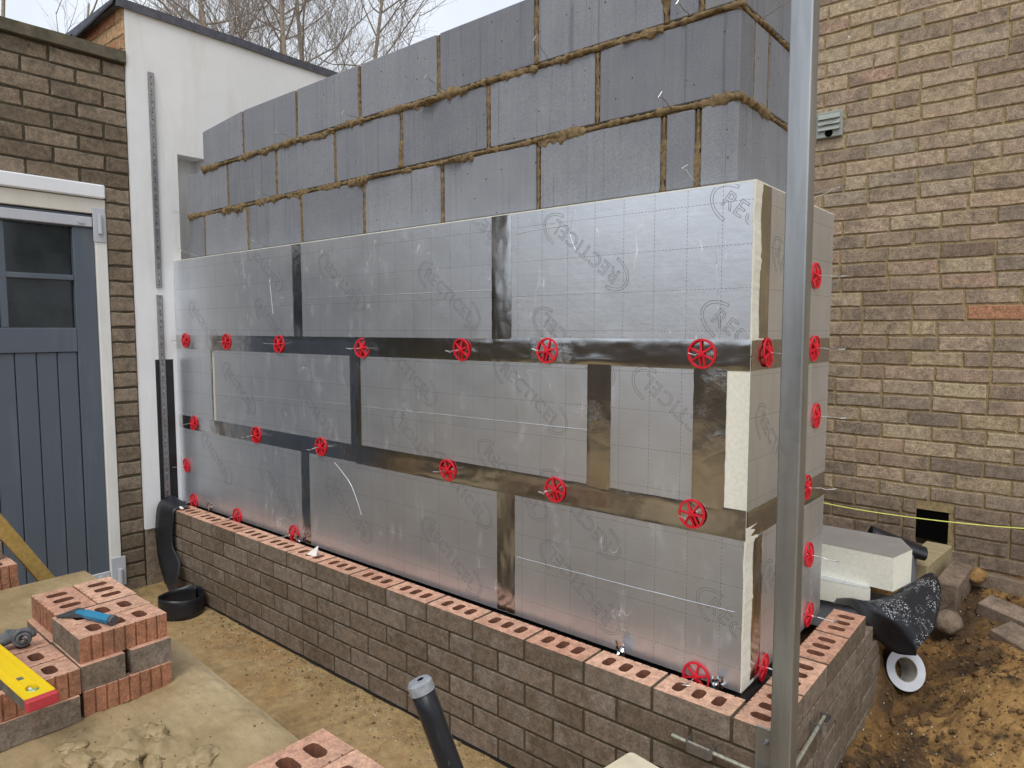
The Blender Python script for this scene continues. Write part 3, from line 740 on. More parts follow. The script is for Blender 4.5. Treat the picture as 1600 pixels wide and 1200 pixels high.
tape_retv(.55, .50, .865, .07, 'brown vertical foil tape on the return in the middle row', 25)

# ------------------------------------------------------------------ RETAINING DISCS AND TIES
def disc_mesh():
    g_ = G(); Ro, Ri, T = .041, .0355, .0045; n = 32
    for i in range(n):
        a0, a1 = 2 * math.pi * i / n, 2 * math.pi * (i + 1) / n
        q = [Vector((r * math.cos(a), y, r * math.sin(a))) for a in (a0, a1) for r in (Ri, Ro) for y in (0, -T)]
        # q order: a0Ri0 a0Ri-T a0Ro0 a0Ro-T a1...
        g_.add(q, [(1, 3, 7, 5), (2, 6, 7, 3), (0, 1, 5, 4)])
    def spoke(an, w=.0050, r0=.004, off=0):
        d = Vector((math.cos(an), 0, math.sin(an))); s = Vector((-d.z, 0, d.x)); c = s * off
        p = [c + d * r0 + s * w / 2, c + d * r0 - s * w / 2, c + d * .0375 - s * w / 2, c + d * .0375 + s * w / 2]
        hi = [-.0085, -.0085, -.0032, -.0032]
        v = [x + Vector((0, -.001, 0)) for x in p] + [x + Vector((0, h, 0)) for x, h in zip(p, hi)]
        g_.add(v, [(4, 5, 6, 7), (0, 4, 7, 3), (1, 2, 6, 5), (0, 1, 5, 4), (2, 3, 7, 6)])
    for a in (30, 90, 150, 210, 330): spoke(R(a))
    spoke(R(270), off=.0058); spoke(R(270), off=-.0058)
    g_.tube([(0, -.001, 0), (0, -.0105, 0)], .0078, 14)
    me = bpy.data.meshes.new('disc'); me.from_pydata([tuple(v) for v in g_.v], [], g_.f); me.materials.append(M['red_plastic']); me.update(); return me
DISC = disc_mesh()
def tie(base, d, L, label, group, side, tw=.5):
    """stainless wire wall tie with a bent loop at its end"""
    base = Vector(base); d = Vector(d).normalized(); side = Vector(side).normalized(); upv = d.cross(side).normalized(); g_ = G(); r = .0013
    p = base - d * .02; end = base + d * L; b_ = .011
    wig = [p.lerp(end, k / 6) + (side * rnd.uniform(-1, 1) + upv * rnd.uniform(-1, 1)) * .0018 * (k not in (0, 6)) for k in range(7)]
    g_.tube(wig, r, 5); e = wig[-1]
    g_.tube([e, e + d * .014 + side * b_, e + d * .021 - side * b_ * .6 + upv * .003, e + d * .003 - side * .001], r, 5)
    o_ = g_.obj('wall_tie', M['steel_wire']); o_.location = (0, 0, 0)
    return tag(o_, label, 'wall tie', group)
ROWS = [('upper', [(-3.301, .916), (-2.848, .914), (-2.359, .909), (-1.74, .902), (-1.177, .906), (-.795, .91), (-.269, .912)]),
        ('lower', [(-3.237, .462), (-2.586, .459), (-2.045, .46), (-1.251, .461), (-.761, .462), (-.288, .465)]),
        ('foot', [(-3.269, .018), (-2.797, .015), (-2.274, .023), (-.265, .002)]),
        ('edge', [(-3.345, .211)])]
DL = {'upper': ('red plastic retaining disc on the upper horizontal tape', 'wire tie poking through a red disc on the upper tape'),
      'lower': ('red plastic retaining disc on the lower horizontal tape', 'wire tie poking through a red disc on the lower tape'),
      'foot': ('red plastic retaining disc at the foot of the boards, behind the perforated bricks', 'wire tie poking through a red disc at the foot of the boards'),
      'edge': ('red plastic retaining disc alone at the edge by the black strip', 'wire tie poking through the lone red disc by the black strip')}
for row, pts in ROWS:
    for x, z in pts:
        dt = inst('retaining_disc', DISC, None, (x, PY - .0035, z), (R(rnd.uniform(-7, 7)), rnd.uniform(-.5, .5), R(rnd.uniform(-8, 8))))
        tag(dt, DL[row][0], 'disc', 'red discs, ' + row + ' row')
        tie((x, PY - .012, z), (rnd.uniform(-.1, .1), -1, rnd.uniform(-.12, .08)), .045, DL[row][1], 'ties through discs, ' + row + ' row', (1, 0, rnd.uniform(-.3, .3)))
for i, (y, z) in enumerate([(.244, .915), (.648, 1.146), (.656, .918), (.704, .698), (.624, .476), (.678, .242), (.696, .034), (.285, .012)]):
    dt = inst('retaining_disc', DISC, None, (-.1355 + .0035, y, z), (R(rnd.uniform(-4, 4)), rnd.uniform(-.3, .3), R(90 + rnd.uniform(-5, 5))))
    nearc = i in (0, 7)
    tag(dt, 'red plastic retaining disc on the return, close to the corner' if nearc else 'red plastic retaining disc on the return, further from the corner', 'disc', 'red discs on the return near the corner' if nearc else 'red discs on the return')
    tie((-.1355 + .012, y, z), (1, rnd.uniform(-.1, .1), rnd.uniform(-.1, .05)), .065, 'wire tie through a red disc on the return near the corner' if nearc else 'wire tie through a red disc on the return, further from the corner', 'ties on the return near the corner' if nearc else 'ties on the return', (0, 1, .2))
for x, z in ((-3.10, 1.845), (-2.31, 1.845), (-1.83, 1.846), (-1.33, 1.848), (-.86, 1.85), (-.37, 1.85)):
    tie((x, BY - .002, z + .004), (rnd.uniform(-.25, .25), -1, rnd.uniform(-.05, .35)), .085, 'thin wire tie sticking out of the upper mortar bed of the block wall', 'ties in the upper block bed', (.3, 0, 1))
for x, z in ((-3.36, 1.607), (-2.5, 1.607), (-.42, 1.607)):
    tie((x, BY - .002, z + .004), (rnd.uniform(-.2, .2), -1, .1), .08, 'thin wire tie sticking out of the lower mortar bed of the block wall', 'ties in the lower block bed', (.3, 0, 1))
for x in (-3.3, -2.6, -.33):
    tie((x, BY - .002, 1.385), (rnd.uniform(-.2, .2), -1, .3), .085, 'thin wire tie lying over the top edge of the foil boards', 'ties over the top edge', (.6, 0, .6))
for y, z in ((.35, 1.845), (.72, 1.845), (.72, 1.607), (.62, 1.39), (.74, 1.39)):
    tie((-BY, y, z), (1, rnd.uniform(-.2, .2), rnd.uniform(.1, .3)), .13, 'thin wire tie sticking out of the block return behind the post', 'ties in the block return', (0, 1, .4))

# ------------------------------------------------------------------ HOUSE
HY = 2.3
hw = thing('brick_house', 'house wall of mixed buff and brown bricks beyond the dug soil', 'house', (0, HY, -.3)); HW = Vector((0, HY, -.3))
back = G(); back.box((-2.6, HY + .0065, .075), (2.2, HY + .25, 4.6)); back.box((-2.6, HY + .010, -.7), (-.093, HY + .25, .075)); back.box((.048, HY + .010, -.7), (2.2, HY + .25, .075))
back.box((-.1, HY + .11, -.2), (.06, HY + .25, .08)); back.obj('mortar_wall', M['house_mortar'], hw, -HW)
zb = 2.296 - .075 * 40                          # lowest bed
k = 0; z = zb
while z < 2.95:
    x = -1.05 + (.1125 if k % 2 else 0) + rnd.uniform(-.008, .008)
    vis_r = .62
    while x < vis_r:
        half = rnd.random() < .06; L = (.1025 if half else .215) + rnd.uniform(-.003, .003); hb = .065 + rnd.uniform(-.0015, .0015)
        skip = (z < 1.98 + .13 and z + hb > 1.985 and x < -.505 and x + L > -.635)     # vent
        hole = (z + hb > -.07 and z < .072 and x < .045 and x + L > -.09)
        bx, bL = x, L
        if hole:
            if x < -.093: bL = -.095 - x
            else: bx = .05; bL = x + L - .05
        if x + L > -.95 and bL > .02:
            m_ = M['low_brick'] if z < .07 else M['house_brick']
            if z < 1.065 < z + .075 and x < .27 < x + L + .01: m_ = M['orange_brick']
            inst('brick', brick_mesh('h' + m_.name, round(bL, 3), round(hb, 3), .06, m_, .0022, .004, 3), hw, Vector((bx, HY - rnd.uniform(-.0015, .002), z + .005)) - HW)
        x += L + .01
    z += .075; k += 1
vt = G(); vx0, vx1, vz0, vz1 = -.636, -.505, 1.985, 2.118
vt.bbox((vx0, HY - .022, vz0), (vx1, HY - .003, vz1), .004)
vo = vt.obj('air_vent', M['vent'], hw, -HW)
fl = G()
for i in range(3):
    z0 = vz0 + .036 + i * .029; fl.add([(vx0 + .012, HY - .034, z0), (vx1 - .012, HY - .034, z0), (vx1 - .012, HY - .0215, z0 + .027), (vx0 + .012, HY - .0215, z0 + .027), (vx0 + .012, HY - .0215, z0), (vx1 - .012, HY - .0215, z0)], [(0, 1, 2, 3), (0, 4, 5, 1), (0, 3, 4), (1, 5, 2)])
fl.obj('flap', M['vent'], vo)
fl = G(); fl.tube([(-.57, HY - .0225, vz0 + .022), (-.57, HY - .0235, vz0 + .022)], .02, 14); fl.obj('outlet', M['black'], vo)
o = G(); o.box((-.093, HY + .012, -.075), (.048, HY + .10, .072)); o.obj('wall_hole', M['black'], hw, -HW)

# ------------------------------------------------------------------ GARAGE
GX = -3.44
ga = thing('brick_garage', 'old dark brown brick garage with a grey panelled door', 'garage', (GX, -.6, GZ)); GA = Vector((GX, -.6, GZ))
gm = G(); gm.box((GX - .25, -3.2, 1.66), (GX - .006, -.072, 2.37)); gm.box((GX - .25, -.19, GZ - .05), (GX - .006, -.072, 1.66)); gm.box((-6.5, -3.2, 2.30), (GX - .25, -.072, 2.36))
gm.box((GX - .6, -3.2, GZ - .05), (GX - .5, -.1, 2.3)); gm.obj('mortar_wall', M['garage_mortar'], ga, -GA)
pz, py_ = .081, .235; z = 2.371 - pz; k = 0
while z > GZ - .03:
    ymax = -.074
    full = z > 1.70
    y1 = ymax
    first = .105 if k % 2 == 0 else .225
    if not full: first = .118
    while y1 > -1.05:
        L = first if y1 == ymax else .225; y0 = y1 - L
        inst('brick', brick_mesh('g', round(L, 3), .070, .06, M['garage_brick'], .003, .0045), ga, Vector((GX + rnd.uniform(-.002, .002), y0, z)) - GA, (0, 0, R(90)))
        y1 = y0 - .011
        if not full: break
    z -= pz; k += 1
cp = G(); nseg = 30; vs = []; fs = []
for i in range(nseg + 1):
    y = -3.2 + (3.2 - .074) * i / nseg; e = hnoise(y, 0, 6, 9) * .004
    vs += [(GX - .3, y, 2.375), (GX + .028 + e, y, 2.372), (GX + .03 + e, y, 2.428 + e), (GX - .3, y, 2.44)]
for i in range(nseg):
    for j in range(4): fs.append((i * 4 + j, i * 4 + (j + 1) % 4, i * 4 + 4 + (j + 1) % 4, i * 4 + 4 + j))
fs += [(0, 1, 2, 3), tuple(nseg * 4 + j for j in (3, 2, 1, 0))]
mk('coping', vs, fs, M['coping'], ga, -GA)
def part(name, lo, hi, mat, parent=ga, c=.003):
    g_ = G(); g_.bbox(lo, hi, c); return g_.obj(name, M[mat], parent, -GA)
part('lintel', (GX - .1, -3.0, 1.652), (GX + .022, -.2, 1.722), 'lintel', c=.006)
part('frame_head', (GX - .1, -3.0, 1.572), (GX + .004, -.197, 1.648), 'cream')
part('frame_jamb', (GX - .1, -.252, GZ), (GX + .006, -.197, 1.578), 'white_paint')
door = part('door', (GX - .075, -1.30, 1.497), (GX - .008, -.2535, 1.566), 'door')           # top rail carries the rest
def dpart(name, lo, hi, mat='door', c=.003):
    g_ = G(); g_.bbox(lo, hi, c); o_ = g_.obj(name, M[mat], door, (0, 0, 0)); return o_
dpart('stile', (GX - .075, -.352, GZ + .03), (GX - .0085, -.254, 1.496))
dpart('rail', (GX - .075, -1.3, .862), (GX - .0085, -.353, .985))
dpart('glazing_bar', (GX - .075, -1.3, 1.226), (GX - .012, -.353, 1.253))
dpart('glazing_bar', (GX - .0745, -.668, .986), (GX - .0125, -.640, 1.4955))
dpart('pane', (GX - .055, -1.3, .98), (GX - .040, -.353, 1.50), 'glass')
y = -.353; i = 0
while y > -1.2:
    dpart('plank', (GX - .07, y - .0895, GZ + .03), (GX - .016 - (.001 if i % 2 else 0), y - .0025, .8615), c=.0035); y -= .0905; i += 1
dpart('plank', (GX - .07, -.3515, GZ + .03), (GX - .0125, -.3500, .86), c=.0003)
hg = dpart('hinge_strap', (GX - .0075, -1.1, 1.503), (GX + .004, -.262, 1.553), 'hinge')
g_ = G(); g_.bbox((GX + .0065, -.262, 1.428), (GX + .012, -.203, 1.604), .002); g_.tube([(GX + .02, -.232, 1.47), (GX + .02, -.232, 1.565)], .0105, 12); g_.tube([(GX + .004, -.318, 1.527), (GX + .012, -.318, 1.527)], .013, 10)
g_.obj('hinge_plate', M['hinge'], door)
dpart('hinge_strap', (GX - .0075, -.62, -.372), (GX + .004, -.254, -.318), 'hinge')
g_ = G(); g_.bbox((GX + .0065, -.25, -.41), (GX + .012, -.178, -.25), .002); g_.tube([(GX + .022, -.212, -.405), (GX + .022, -.212, -.315)], .0125, 12); g_.tube([(GX + .004, -.30, -.345), (GX + .012, -.30, -.345)], .013, 10)
g_.obj('hinge_plate', M['hinge'], door)
for ch in door.children: ch.location = (0, 0, 0)

# ------------------------------------------------------------------ WHITE RENDERED BUILDING
WX = -3.42
wr = thing('rendered_building', 'flat roofed building with a smooth white rendered side wall', 'building', (WX, 1, GZ)); WR = Vector((WX, 1, GZ))
g_ = G(); T_ = .28
g_.box((WX - T_, -.07, -.13), (WX, .178, 2.655)); g_.box((WX - T_, .178, 1.952), (WX, .335, 2.655)); g_.box((WX - T_, .335, -.13), (WX, 6.5, 2.655))
g_.box((WX - T_, .178, -.13), (WX - .12, .335, 1.952))
g_.obj('rendered_wall', M['render'], wr, -WR)
g_ = G(); g_.box((WX - T_, -.066, GZ - .05), (WX - .012, 6.5, -.13)); g_.obj('plinth', M['garage_brick'], wr, -WR)
g_ = G(); g_.box((-6.5, -.066, GZ), (WX - T_, 6.5, 2.63)); g_.obj('core', M['old_orange'], wr, -WR)
g_ = G(); g_.box((-6.5, -.0735, 2.36), (WX - .004, -.0702, 2.65)); g_.obj('gable_mortar', M['house_mortar'], wr, -WR)
for k in range(4):
    x = WX - .006 - (.11 if k % 2 else 0)
    if k % 2: inst('brick', brick_mesh('o', .098, .064, .05, M['old_orange'], .004, .005), wr, Vector((WX - .105, -.078, 2.375 + k * .075)) - WR)
    while x > -4.6:
        inst('brick', brick_mesh('o', .214, .064, .05, M['old_orange'], .004, .005), wr, Vector((x - .214, -.078, 2.375 + k * .075)) - WR); x -= .225
rf = G(); n = 40; vs = []; fs = []
for i in range(n + 1):
    y = -.11 + 6.6 * i / n; e = hnoise(y, 1, 5, 3) * .005
    vs += [(WX + .014 + e, y, 2.645 + e), (WX + .018 + e, y, 2.688 + e), (WX - .06, y, 2.70), (-6.5, y, 2.70), (-6.5, y, 2.66), (WX - .03, y, 2.657)]
for i in range(n):
    for j in range(6): fs.append((i * 6 + j, i * 6 + 6 + j, i * 6 + 6 + (j + 1) % 6, i * 6 + (j + 1) % 6))
fs += [(0, 1, 2, 3, 4, 5)]
mk('roof_edge', vs, fs, M['felt'], wr, -WR)
g_ = G()
for i in range(5):
    x0 = WX + .005 - i * .21; e = rnd.uniform(-.02, .01); g_.add([(x0, -.128, 2.66 + e), (x0 - .24, -.13, 2.645 + e), (x0 - .24, -.06, 2.715), (x0, -.06, 2.722), (x0, -.124, 2.652 + e), (x0 - .24, -.126, 2.637 + e)], [(0, 1, 2, 3), (0, 4, 5, 1)])
g_.obj('slate_edge', M['felt'], wr, -WR)
def perf_strip(z0, z1, label):
    w = .030; holes = []; k = 0; z = z0 + .014
    while z < z1 - .012:
        if (k % 5) != 4: holes.append([(.015 + .0042 * math.cos(a), (z - z0) + .0042 * math.sin(a)) for a in [i * math.pi / 3 for i in range(6)]])
        z += .0185; k += 1
    t_ = thing('wall_starter_strip', label, 'steel strip', (WX + .0006, .034, z0), 'perforated steel strips on the white wall')
    bm = fill_prism([(0, 0), (w, 0), (w, z1 - z0), (0, z1 - z0)], holes, 0, .004)
    # polygon x -> world y, polygon y -> world z, thickness -> world +x
    for v in bm.verts: v.co = Vector((v.co.z + .006, v.co.x, v.co.y))
    bmesh.ops.recalc_face_normals(bm, faces=bm.faces[:]); bm_obj('plate', bm, M['zinc'], t_)
    q = G(); q.box((0, .0005, 0), (.0155, .0035, z1 - z0)); q.box((0, .0265, 0), (.0125, .0295, z1 - z0)); q.obj('flange', M['zinc'], t_)
    q = G(); q.box((.0004, .0036, .001), (.0016, .0264, z1 - z0 - .001)); q.obj('backing', M['dark_steel'], t_)
    q = G(); z = .05
    while z < z1 - z0: q.tube([(.0101, .015, z), (.0145, .015, z)], .0042, 8); z += .0925
    q.obj('screw', M['steel_wire'], t_)
perf_strip(1.208, 2.356, 'upper perforated steel strip screwed to the white wall')
perf_strip(.03, 1.166, 'lower perforated steel strip over the black membrane')
g_ = G(); g_.box((WX + .0001, .014, .0), (WX + .0005, .112, .81)); o = g_.obj('membrane_strip', M['black_rubber']); tag(o, 'flat black membrane strip behind the lower steel strip', 'membrane')

# ------------------------------------------------------------------ BLACK MEMBRANE COIL at the white wall
cx, cy, rr = -2.905, -.125, .112
A = [(-3.385, .06, .05), (-3.385, -.008, .02), (-3.375, -.035, -.06), (-3.36, -.045, -.2), (-3.27, -.06, -.34)]
B = [(-3.20, .075, .012), (-3.20, -.003, .008), (-3.195, -.018, -.05), (-3.19, -.03, -.18), (-3.10, -.035, -.26)]
for k in range(0, 15):
    an = R(165 - k * 30); q = rr - .0014 * k
    A.append((cx + q * math.cos(an) * 1.03, cy + q * math.sin(an), -.447)); B.append((cx + q * math.cos(an), cy + q * math.sin(an), -.350 + .006 * math.sin(k)))
o = ribbon(A, B, 'membrane_roll', M['black_rubber'], n=5, across=5); tag(o, 'black membrane hanging from the wall end and coiled on the muddy ground', 'membrane')

# ------------------------------------------------------------------ STEEL POST AND CLAMPS
po = thing('steel_post', 'tall square galvanised steel post standing at the brick corner', 'post', (.033, -.032, GZ))
def square_tube(w, d, z0, z1, lean):
    bm = bmesh.new(); ring = []
    c = .003; pts = [(-w / 2 + c, -d / 2), (w / 2 - c, -d / 2), (w / 2 - c * .3, -d / 2 + c * .3), (w / 2, -d / 2 + c), (w / 2, d / 2 - c), (w / 2 - c, d / 2), (-w / 2 + c, d / 2), (-w / 2, d / 2 - c), (-w / 2, -d / 2 + c), (-w / 2 + c * .3, -d / 2 + c * .3)]
    for z in (z0, z1): ring.append([bm.verts.new((x + lean * (z - z0), y, z)) for x, y in pts])
    n = len(pts)
    for i in range(n): bm.faces.new((ring[0][i], ring[0][(i + 1) % n], ring[1][(i + 1) % n], ring[1][i]))
    bm.faces.new(ring[1]); bm.faces.new(ring[0][::-1]); return bm
bm_obj('tube', square_tube(.048, .048, 0, 2.75, -.003), M['galv'], po)
g_ = G(); g_.bbox((-.078, .0265, GZ * 0 + .30), (-.0245, .0315, .456), .001); pl = g_.obj('fixing_plate', M['galv'], po)
g_ = G(); g_.tube([(-.052, .0275, .42), (-.052, .0215, .42)], .0075, 6); g_.tube([(-.052, .0215, .42), (-.052, .013, .42)], .004, 8); g_.obj('bolt', M['zinc'], pl)
def u_clamp(loc, rotz, rod, label):
    t_ = thing('wall_clamp', label, 'clamp', loc, 'steel clamps holding the post', (0, 0, rotz))
    g_ = G(); pr = [(-.036, .012), (-.036, -.036), (-.030, -.045), (.030, -.045), (.036, -.036), (.036, -.008)]
    for i in range(len(pr) - 1):
        a, b = Vector((*pr[i], 0)), Vector((*pr[i + 1], 0)); d = (b - a).normalized(); nn = Vector((-d.y, d.x, 0)) * .003
        a2 = a; b2 = b
        g_.add([a2, b2, b2 + nn, a2 + nn] + [p + Vector((0, 0, .026)) for p in (a2, b2, b2 + nn, a2 + nn)], [(0, 3, 2, 1), (4, 5, 6, 7), (0, 1, 5, 4), (1, 2, 6, 5), (2, 3, 7, 6), (3, 0, 4, 7)])
    g_.obj('channel', M['zinc'], t_, (0, 0, -.013))
    g_ = G(); g_.tube([Vector(rod[0]).lerp(Vector(rod[1]), i / 30) for i in range(31)], [.0048 + .0006 * (i % 2) for i in range(31)], 8); g_.obj('threaded_rod', M['rod'], t_)
u_clamp((-.178, 0, -.098), 0, ((-.08, -.026, .004), (.19, -.026, -.004)), 'steel U clamp and rod on the front of the low brick wall')
u_clamp((0, .312, -.108), R(90), ((.03, -.022, .006), (-.315, -.026, -.01)), 'steel U clamp and threaded rod on the return of the low brick wall')

# ------------------------------------------------------------------ THINGS BEHIND THE RETURN
def offcut(name, foot, z0, z1, label, foil=True):
    t_ = thing(name, label, 'insulation', (foot[0][0], foot[0][1], z0)); o0 = Vector((foot[0][0], foot[0][1], z0)); n = len(foot)
    vs = []; fs = []; S = 2
    for k in range(S + 1):
        z = z0 + (z1 - z0) * k / S
        for (x, y) in foot: vs.append(Vector((x + hnoise(x + y, z, 6, 2) * .003, y + hnoise(x, z + y, 6, 5) * .003, z)) - o0)
    for k in range(S):
        for i in range(n): a = k * n; fs.append((a + i, a + (i + 1) % n, a + n + (i + 1) % n, a + n + i))
    fs += [tuple(range(n))[::-1], tuple(S * n + i for i in range(n))]
    mk('foam_core', vs, fs, M['foam'], t_)
    if foil:
        q = [Vector((x, y, z1 + .0012)) - o0 for x, y in foot]; mk('foil_face', q, [tuple(range(n))], M['foil'], t_)
    return t_
offcut('insulation_offcut', [(-.42, 1.235), (.017, 1.212), (.05, 1.365), (-.014, 1.50), (-.42, 1.50)], -.005, .125, 'thick offcut of foil faced foam board lying on top of a thinner one')
offcut('insulation_offcut', [(-.42, 1.15), (-.053, 1.19), (-.09, 1.29), (-.42, 1.45)], -.085, -.006, 'thinner pale foam offcut under the thick offcut')
g_ = G(); g_.bbox((-.40, 1.20, -.21), (-.02, 1.40, -.087), .004); o = g_.obj('concrete_block', M['block']); tag(o, 'grey concrete block hidden under the foam offcuts', 'block')
E_ = [(-.12, .985, .004), (-.066, 1.0, .013), (-.007, 1.02, -.013), (.06, 1.05, -.053), (.107, 1.08, -.115), (.123, 1.085, -.155)]
F_ = [(-.10, 1.16, -.088), (-.021, 1.25, -.088), (.05, 1.42, -.02), (.11, 1.46, .02), (.153, 1.38, -.03), (.155, 1.22, -.115)]
sh = thing('membrane_sheet', 'loose black membrane sheet curling over the brick return, sprinkled with white crumbs', 'membrane', (0, 1.0, -.1)); So = Vector((0, 1, -.1))
ribbon(E_, F_, 'upper_side', M['specks'], sh, n=8).location = -So
Gc = [(-.115, .92, .003), (-.06, .94, .004), (-.010, 1.01, -.085), (.012, 1.09, -.165), (.06, 1.10, -.19), (.124, 1.09, -.175)]
ribbon(Gc, E_, 'under_side', M['black_rubber'], sh, n=8).location = -So
def roll(loc, ax, Ro, Ri, w, label):
    t_ = thing('tape_roll', label, 'tape roll', loc); t_.rotation_euler = Vector(ax).to_track_quat('Z', 'Y').to_euler(); n = 48
    def ring(r0, r1, z0, z1, name, mat):
        vs = []; fs = []
        for i in range(n):
            a = 2 * math.pi * i / n; c, s = math.cos(a), math.sin(a); vs += [(r0 * c, r0 * s, z0), (r1 * c, r1 * s, z0), (r1 * c, r1 * s, z1), (r0 * c, r0 * s, z1)]
        for i in range(n):
            a, b = i * 4, ((i + 1) % n) * 4
            for j in range(4): fs.append((a + j, b + j, b + (j + 1) % 4, a + (j + 1) % 4))
        mk(name, vs, fs, M[mat], t_, smooth=False)
    ring(Ri + .004, Ro, -w, -.0004, 'wound_tape', 'black_rubber'); ring(Ri + .003, Ro - .0006, -.0004, .0012, 'paper_side', 'tape_white'); ring(Ri, Ri + .004, -w, .001, 'core', 'card')
roll((.070, 1.235, -.300), (.60, -.58, .36), .077, .043, .095, 'roll of black tape with a white paper side lying on the soil')
g_ = G(); p0 = Vector((-.175, 1.70, .055)); p1 = Vector((.03, 1.78, .0))
n = 28; vs = []; fs = []
for k in range(9):
    p = p0.lerp(p1, k / 8); d = (p1 - p0).normalized(); u = d.cross(Vector((0, 0, 1))).normalized(); w = u.cross(d); sq = 1 - .45 * (k / 8)
    for j in range(n):
        a = 2 * math.pi * j / n
        for r_ in (.052, .049): vs.append(p + (u * math.cos(a) + w * math.sin(a) * sq) * r_)
for k in range(8):
    for j in range(n):
        a = (k * n + j) * 2; b = (k * n + (j + 1) % n) * 2; a2 = a + 2 * n; b2 = b + 2 * n; fs += [(a, b, b2, a2), (a + 1, a2 + 1, b2 + 1, b + 1)]
for j in range(n): a = j * 2; b = ((j + 1) % n) * 2; fs.append((a, a + 1, b + 1, b))
o = mk('rolled_membrane', vs, fs, M['black_rubber'], smooth=True); tag(o, 'rolled up tube of black membrane behind the thick foam offcut', 'membrane')
g_ = G(); g_.bbox((-.40, 1.66, -.2), (.0, 1.80, .003), .004); o = g_.obj('concrete_block', M['block']); tag(o, 'grey concrete block under the rolled black membrane', 'block')
# timber block, rubble bricks and stones
def rubble(name, lo, hi, mat, rot, label, cat, grp=None):
    c0 = [(a + b) / 2 for a, b in zip(lo, hi)]; g_ = G(); g_.bbox([a - c for a, c in zip(lo, c0)], [b - c for b, c in zip(hi, c0)], .005)
    for v in g_.v: v += Vector((hnoise(v.x, v.z, 20, 1), hnoise(v.y, v.x, 20, 2), hnoise(v.z, v.y, 20, 3))) * .006
    o_ = g_.obj(name, M[mat], None, c0, [R(a) for a in rot]); return tag(o_, label, cat, grp)
rubble('timber_block', (-.04, 1.82, -.20), (.065, 2.16, -.05), 'old_wood', (4, 0, -8), 'sandy timber block on the soil under the hole in the house wall', 'timber')
rubble('rubble_brick', (.085, 1.80, -.24), (.17, 2.05, -.10), 'low_brick', (8, 5, -6), 'dark brick on edge beside the sandy timber block', 'brick')
rubble('rubble_brick', (.19, 2.05, -.20), (.40, 2.17, -.135), 'low_brick', (-10, 0, -9), 'grey brown brick lying against the foot of the house wall', 'brick')
rubble('rubble_brick', (.24, 1.78, -.24), (.45, 1.89, -.18), 'low_brick', (10, 8, -18), 'broken brown brick half buried in the soil', 'brick')
rubble('rubble_brick', (.30, 1.58, -.30), (.55, 1.72, -.23), 'low_brick', (6, 12, -24), 'flat brown brick on the soil, away from the wall', 'brick')
def stone(loc, r_, mat, label, sq=(1, .85, .75), cat='stone', grp=None, seed=1):
    bm = bmesh.new(); bmesh.ops.create_icosphere(bm, subdivisions=3, radius=1)
    for v in bm.verts:
        p = v.co.copy(); f_ = 1 + .28 * noise.noise(p * 1.3 + Vector((seed, 0, 0))) + .12 * noise.noise(p * 3.5 + Vector((0, seed, 0))) + .05 * noise.noise(p * 9)
        v.co = Vector((p.x * sq[0], p.y * sq[1], p.z * sq[2])) * r_ * f_
    return tag(bm_obj('stone' if cat == 'stone' else 'earth_clod', bm, M[mat], None, loc, (0, 0, seed), True), label, cat, grp)
stone((.145, 1.63, -.225), .062, 'low_brick', 'rounded brown stone beside the black membrane sheet')
stone((.205, 2.02, -.125), .045, 'sand', 'lump of orange sandstone by the house wall', seed=5)
rubble('foam_chip', (.35, 1.02, -.322), (.375, 1.035, -.308), 'white_bit', (20, 30, 30), 'small white foam chip on the orange sand', 'foam chip')
for i in range(5):
    x = [.03, .08, .10, .04, .13][i]; y = [.62, .70, .58, .78, .66][i]; s = rnd.uniform(.018, .03)
    stone((x, y, soil_h(x, y) + s * .2), s * 1.1, 'soil', 'dark clod of earth at the foot of the brick return', cat='clod', grp='clods beside the brick return', seed=i + 11)
g_ = G(); g_.tube(catmull([(-.9, 2.22, .10), (-.5, 2.2, .055), (-.1, 2.2, .05), (.35, 2.2, .078), (.9, 2.2, .15)], 8), .0028, 6); o = g_.obj('string_line', M['string']); tag(o, 'taut yellow string line along the foot of the house wall', 'string')
g_ = G(); g_.tube([(-.9, 2.22, -.3), (-.9, 2.22, .14)], .008, 8); o = g_.obj('line_pin', M['dark_steel']); tag(o, 'steel pin holding the yellow string, hidden behind the foil return', 'pin', 'string pins')
g_ = G(); g_.tube([(.9, 2.2, -.3), (.9, 2.2, .19)], .008, 8); o = g_.obj('line_pin', M['dark_steel']); tag(o, 'steel pin holding the other end of the yellow string by the house', 'pin', 'string pins')

# ------------------------------------------------------------------ WORK BOARD, MORTAR, BRICK PILES
wp = thing('work_board', 'raised plywood board smeared with tan mortar, carrying the brick piles', 'board', (-1.45, -1.1, GZ))
WPo = Vector((-1.45, -1.1, GZ))
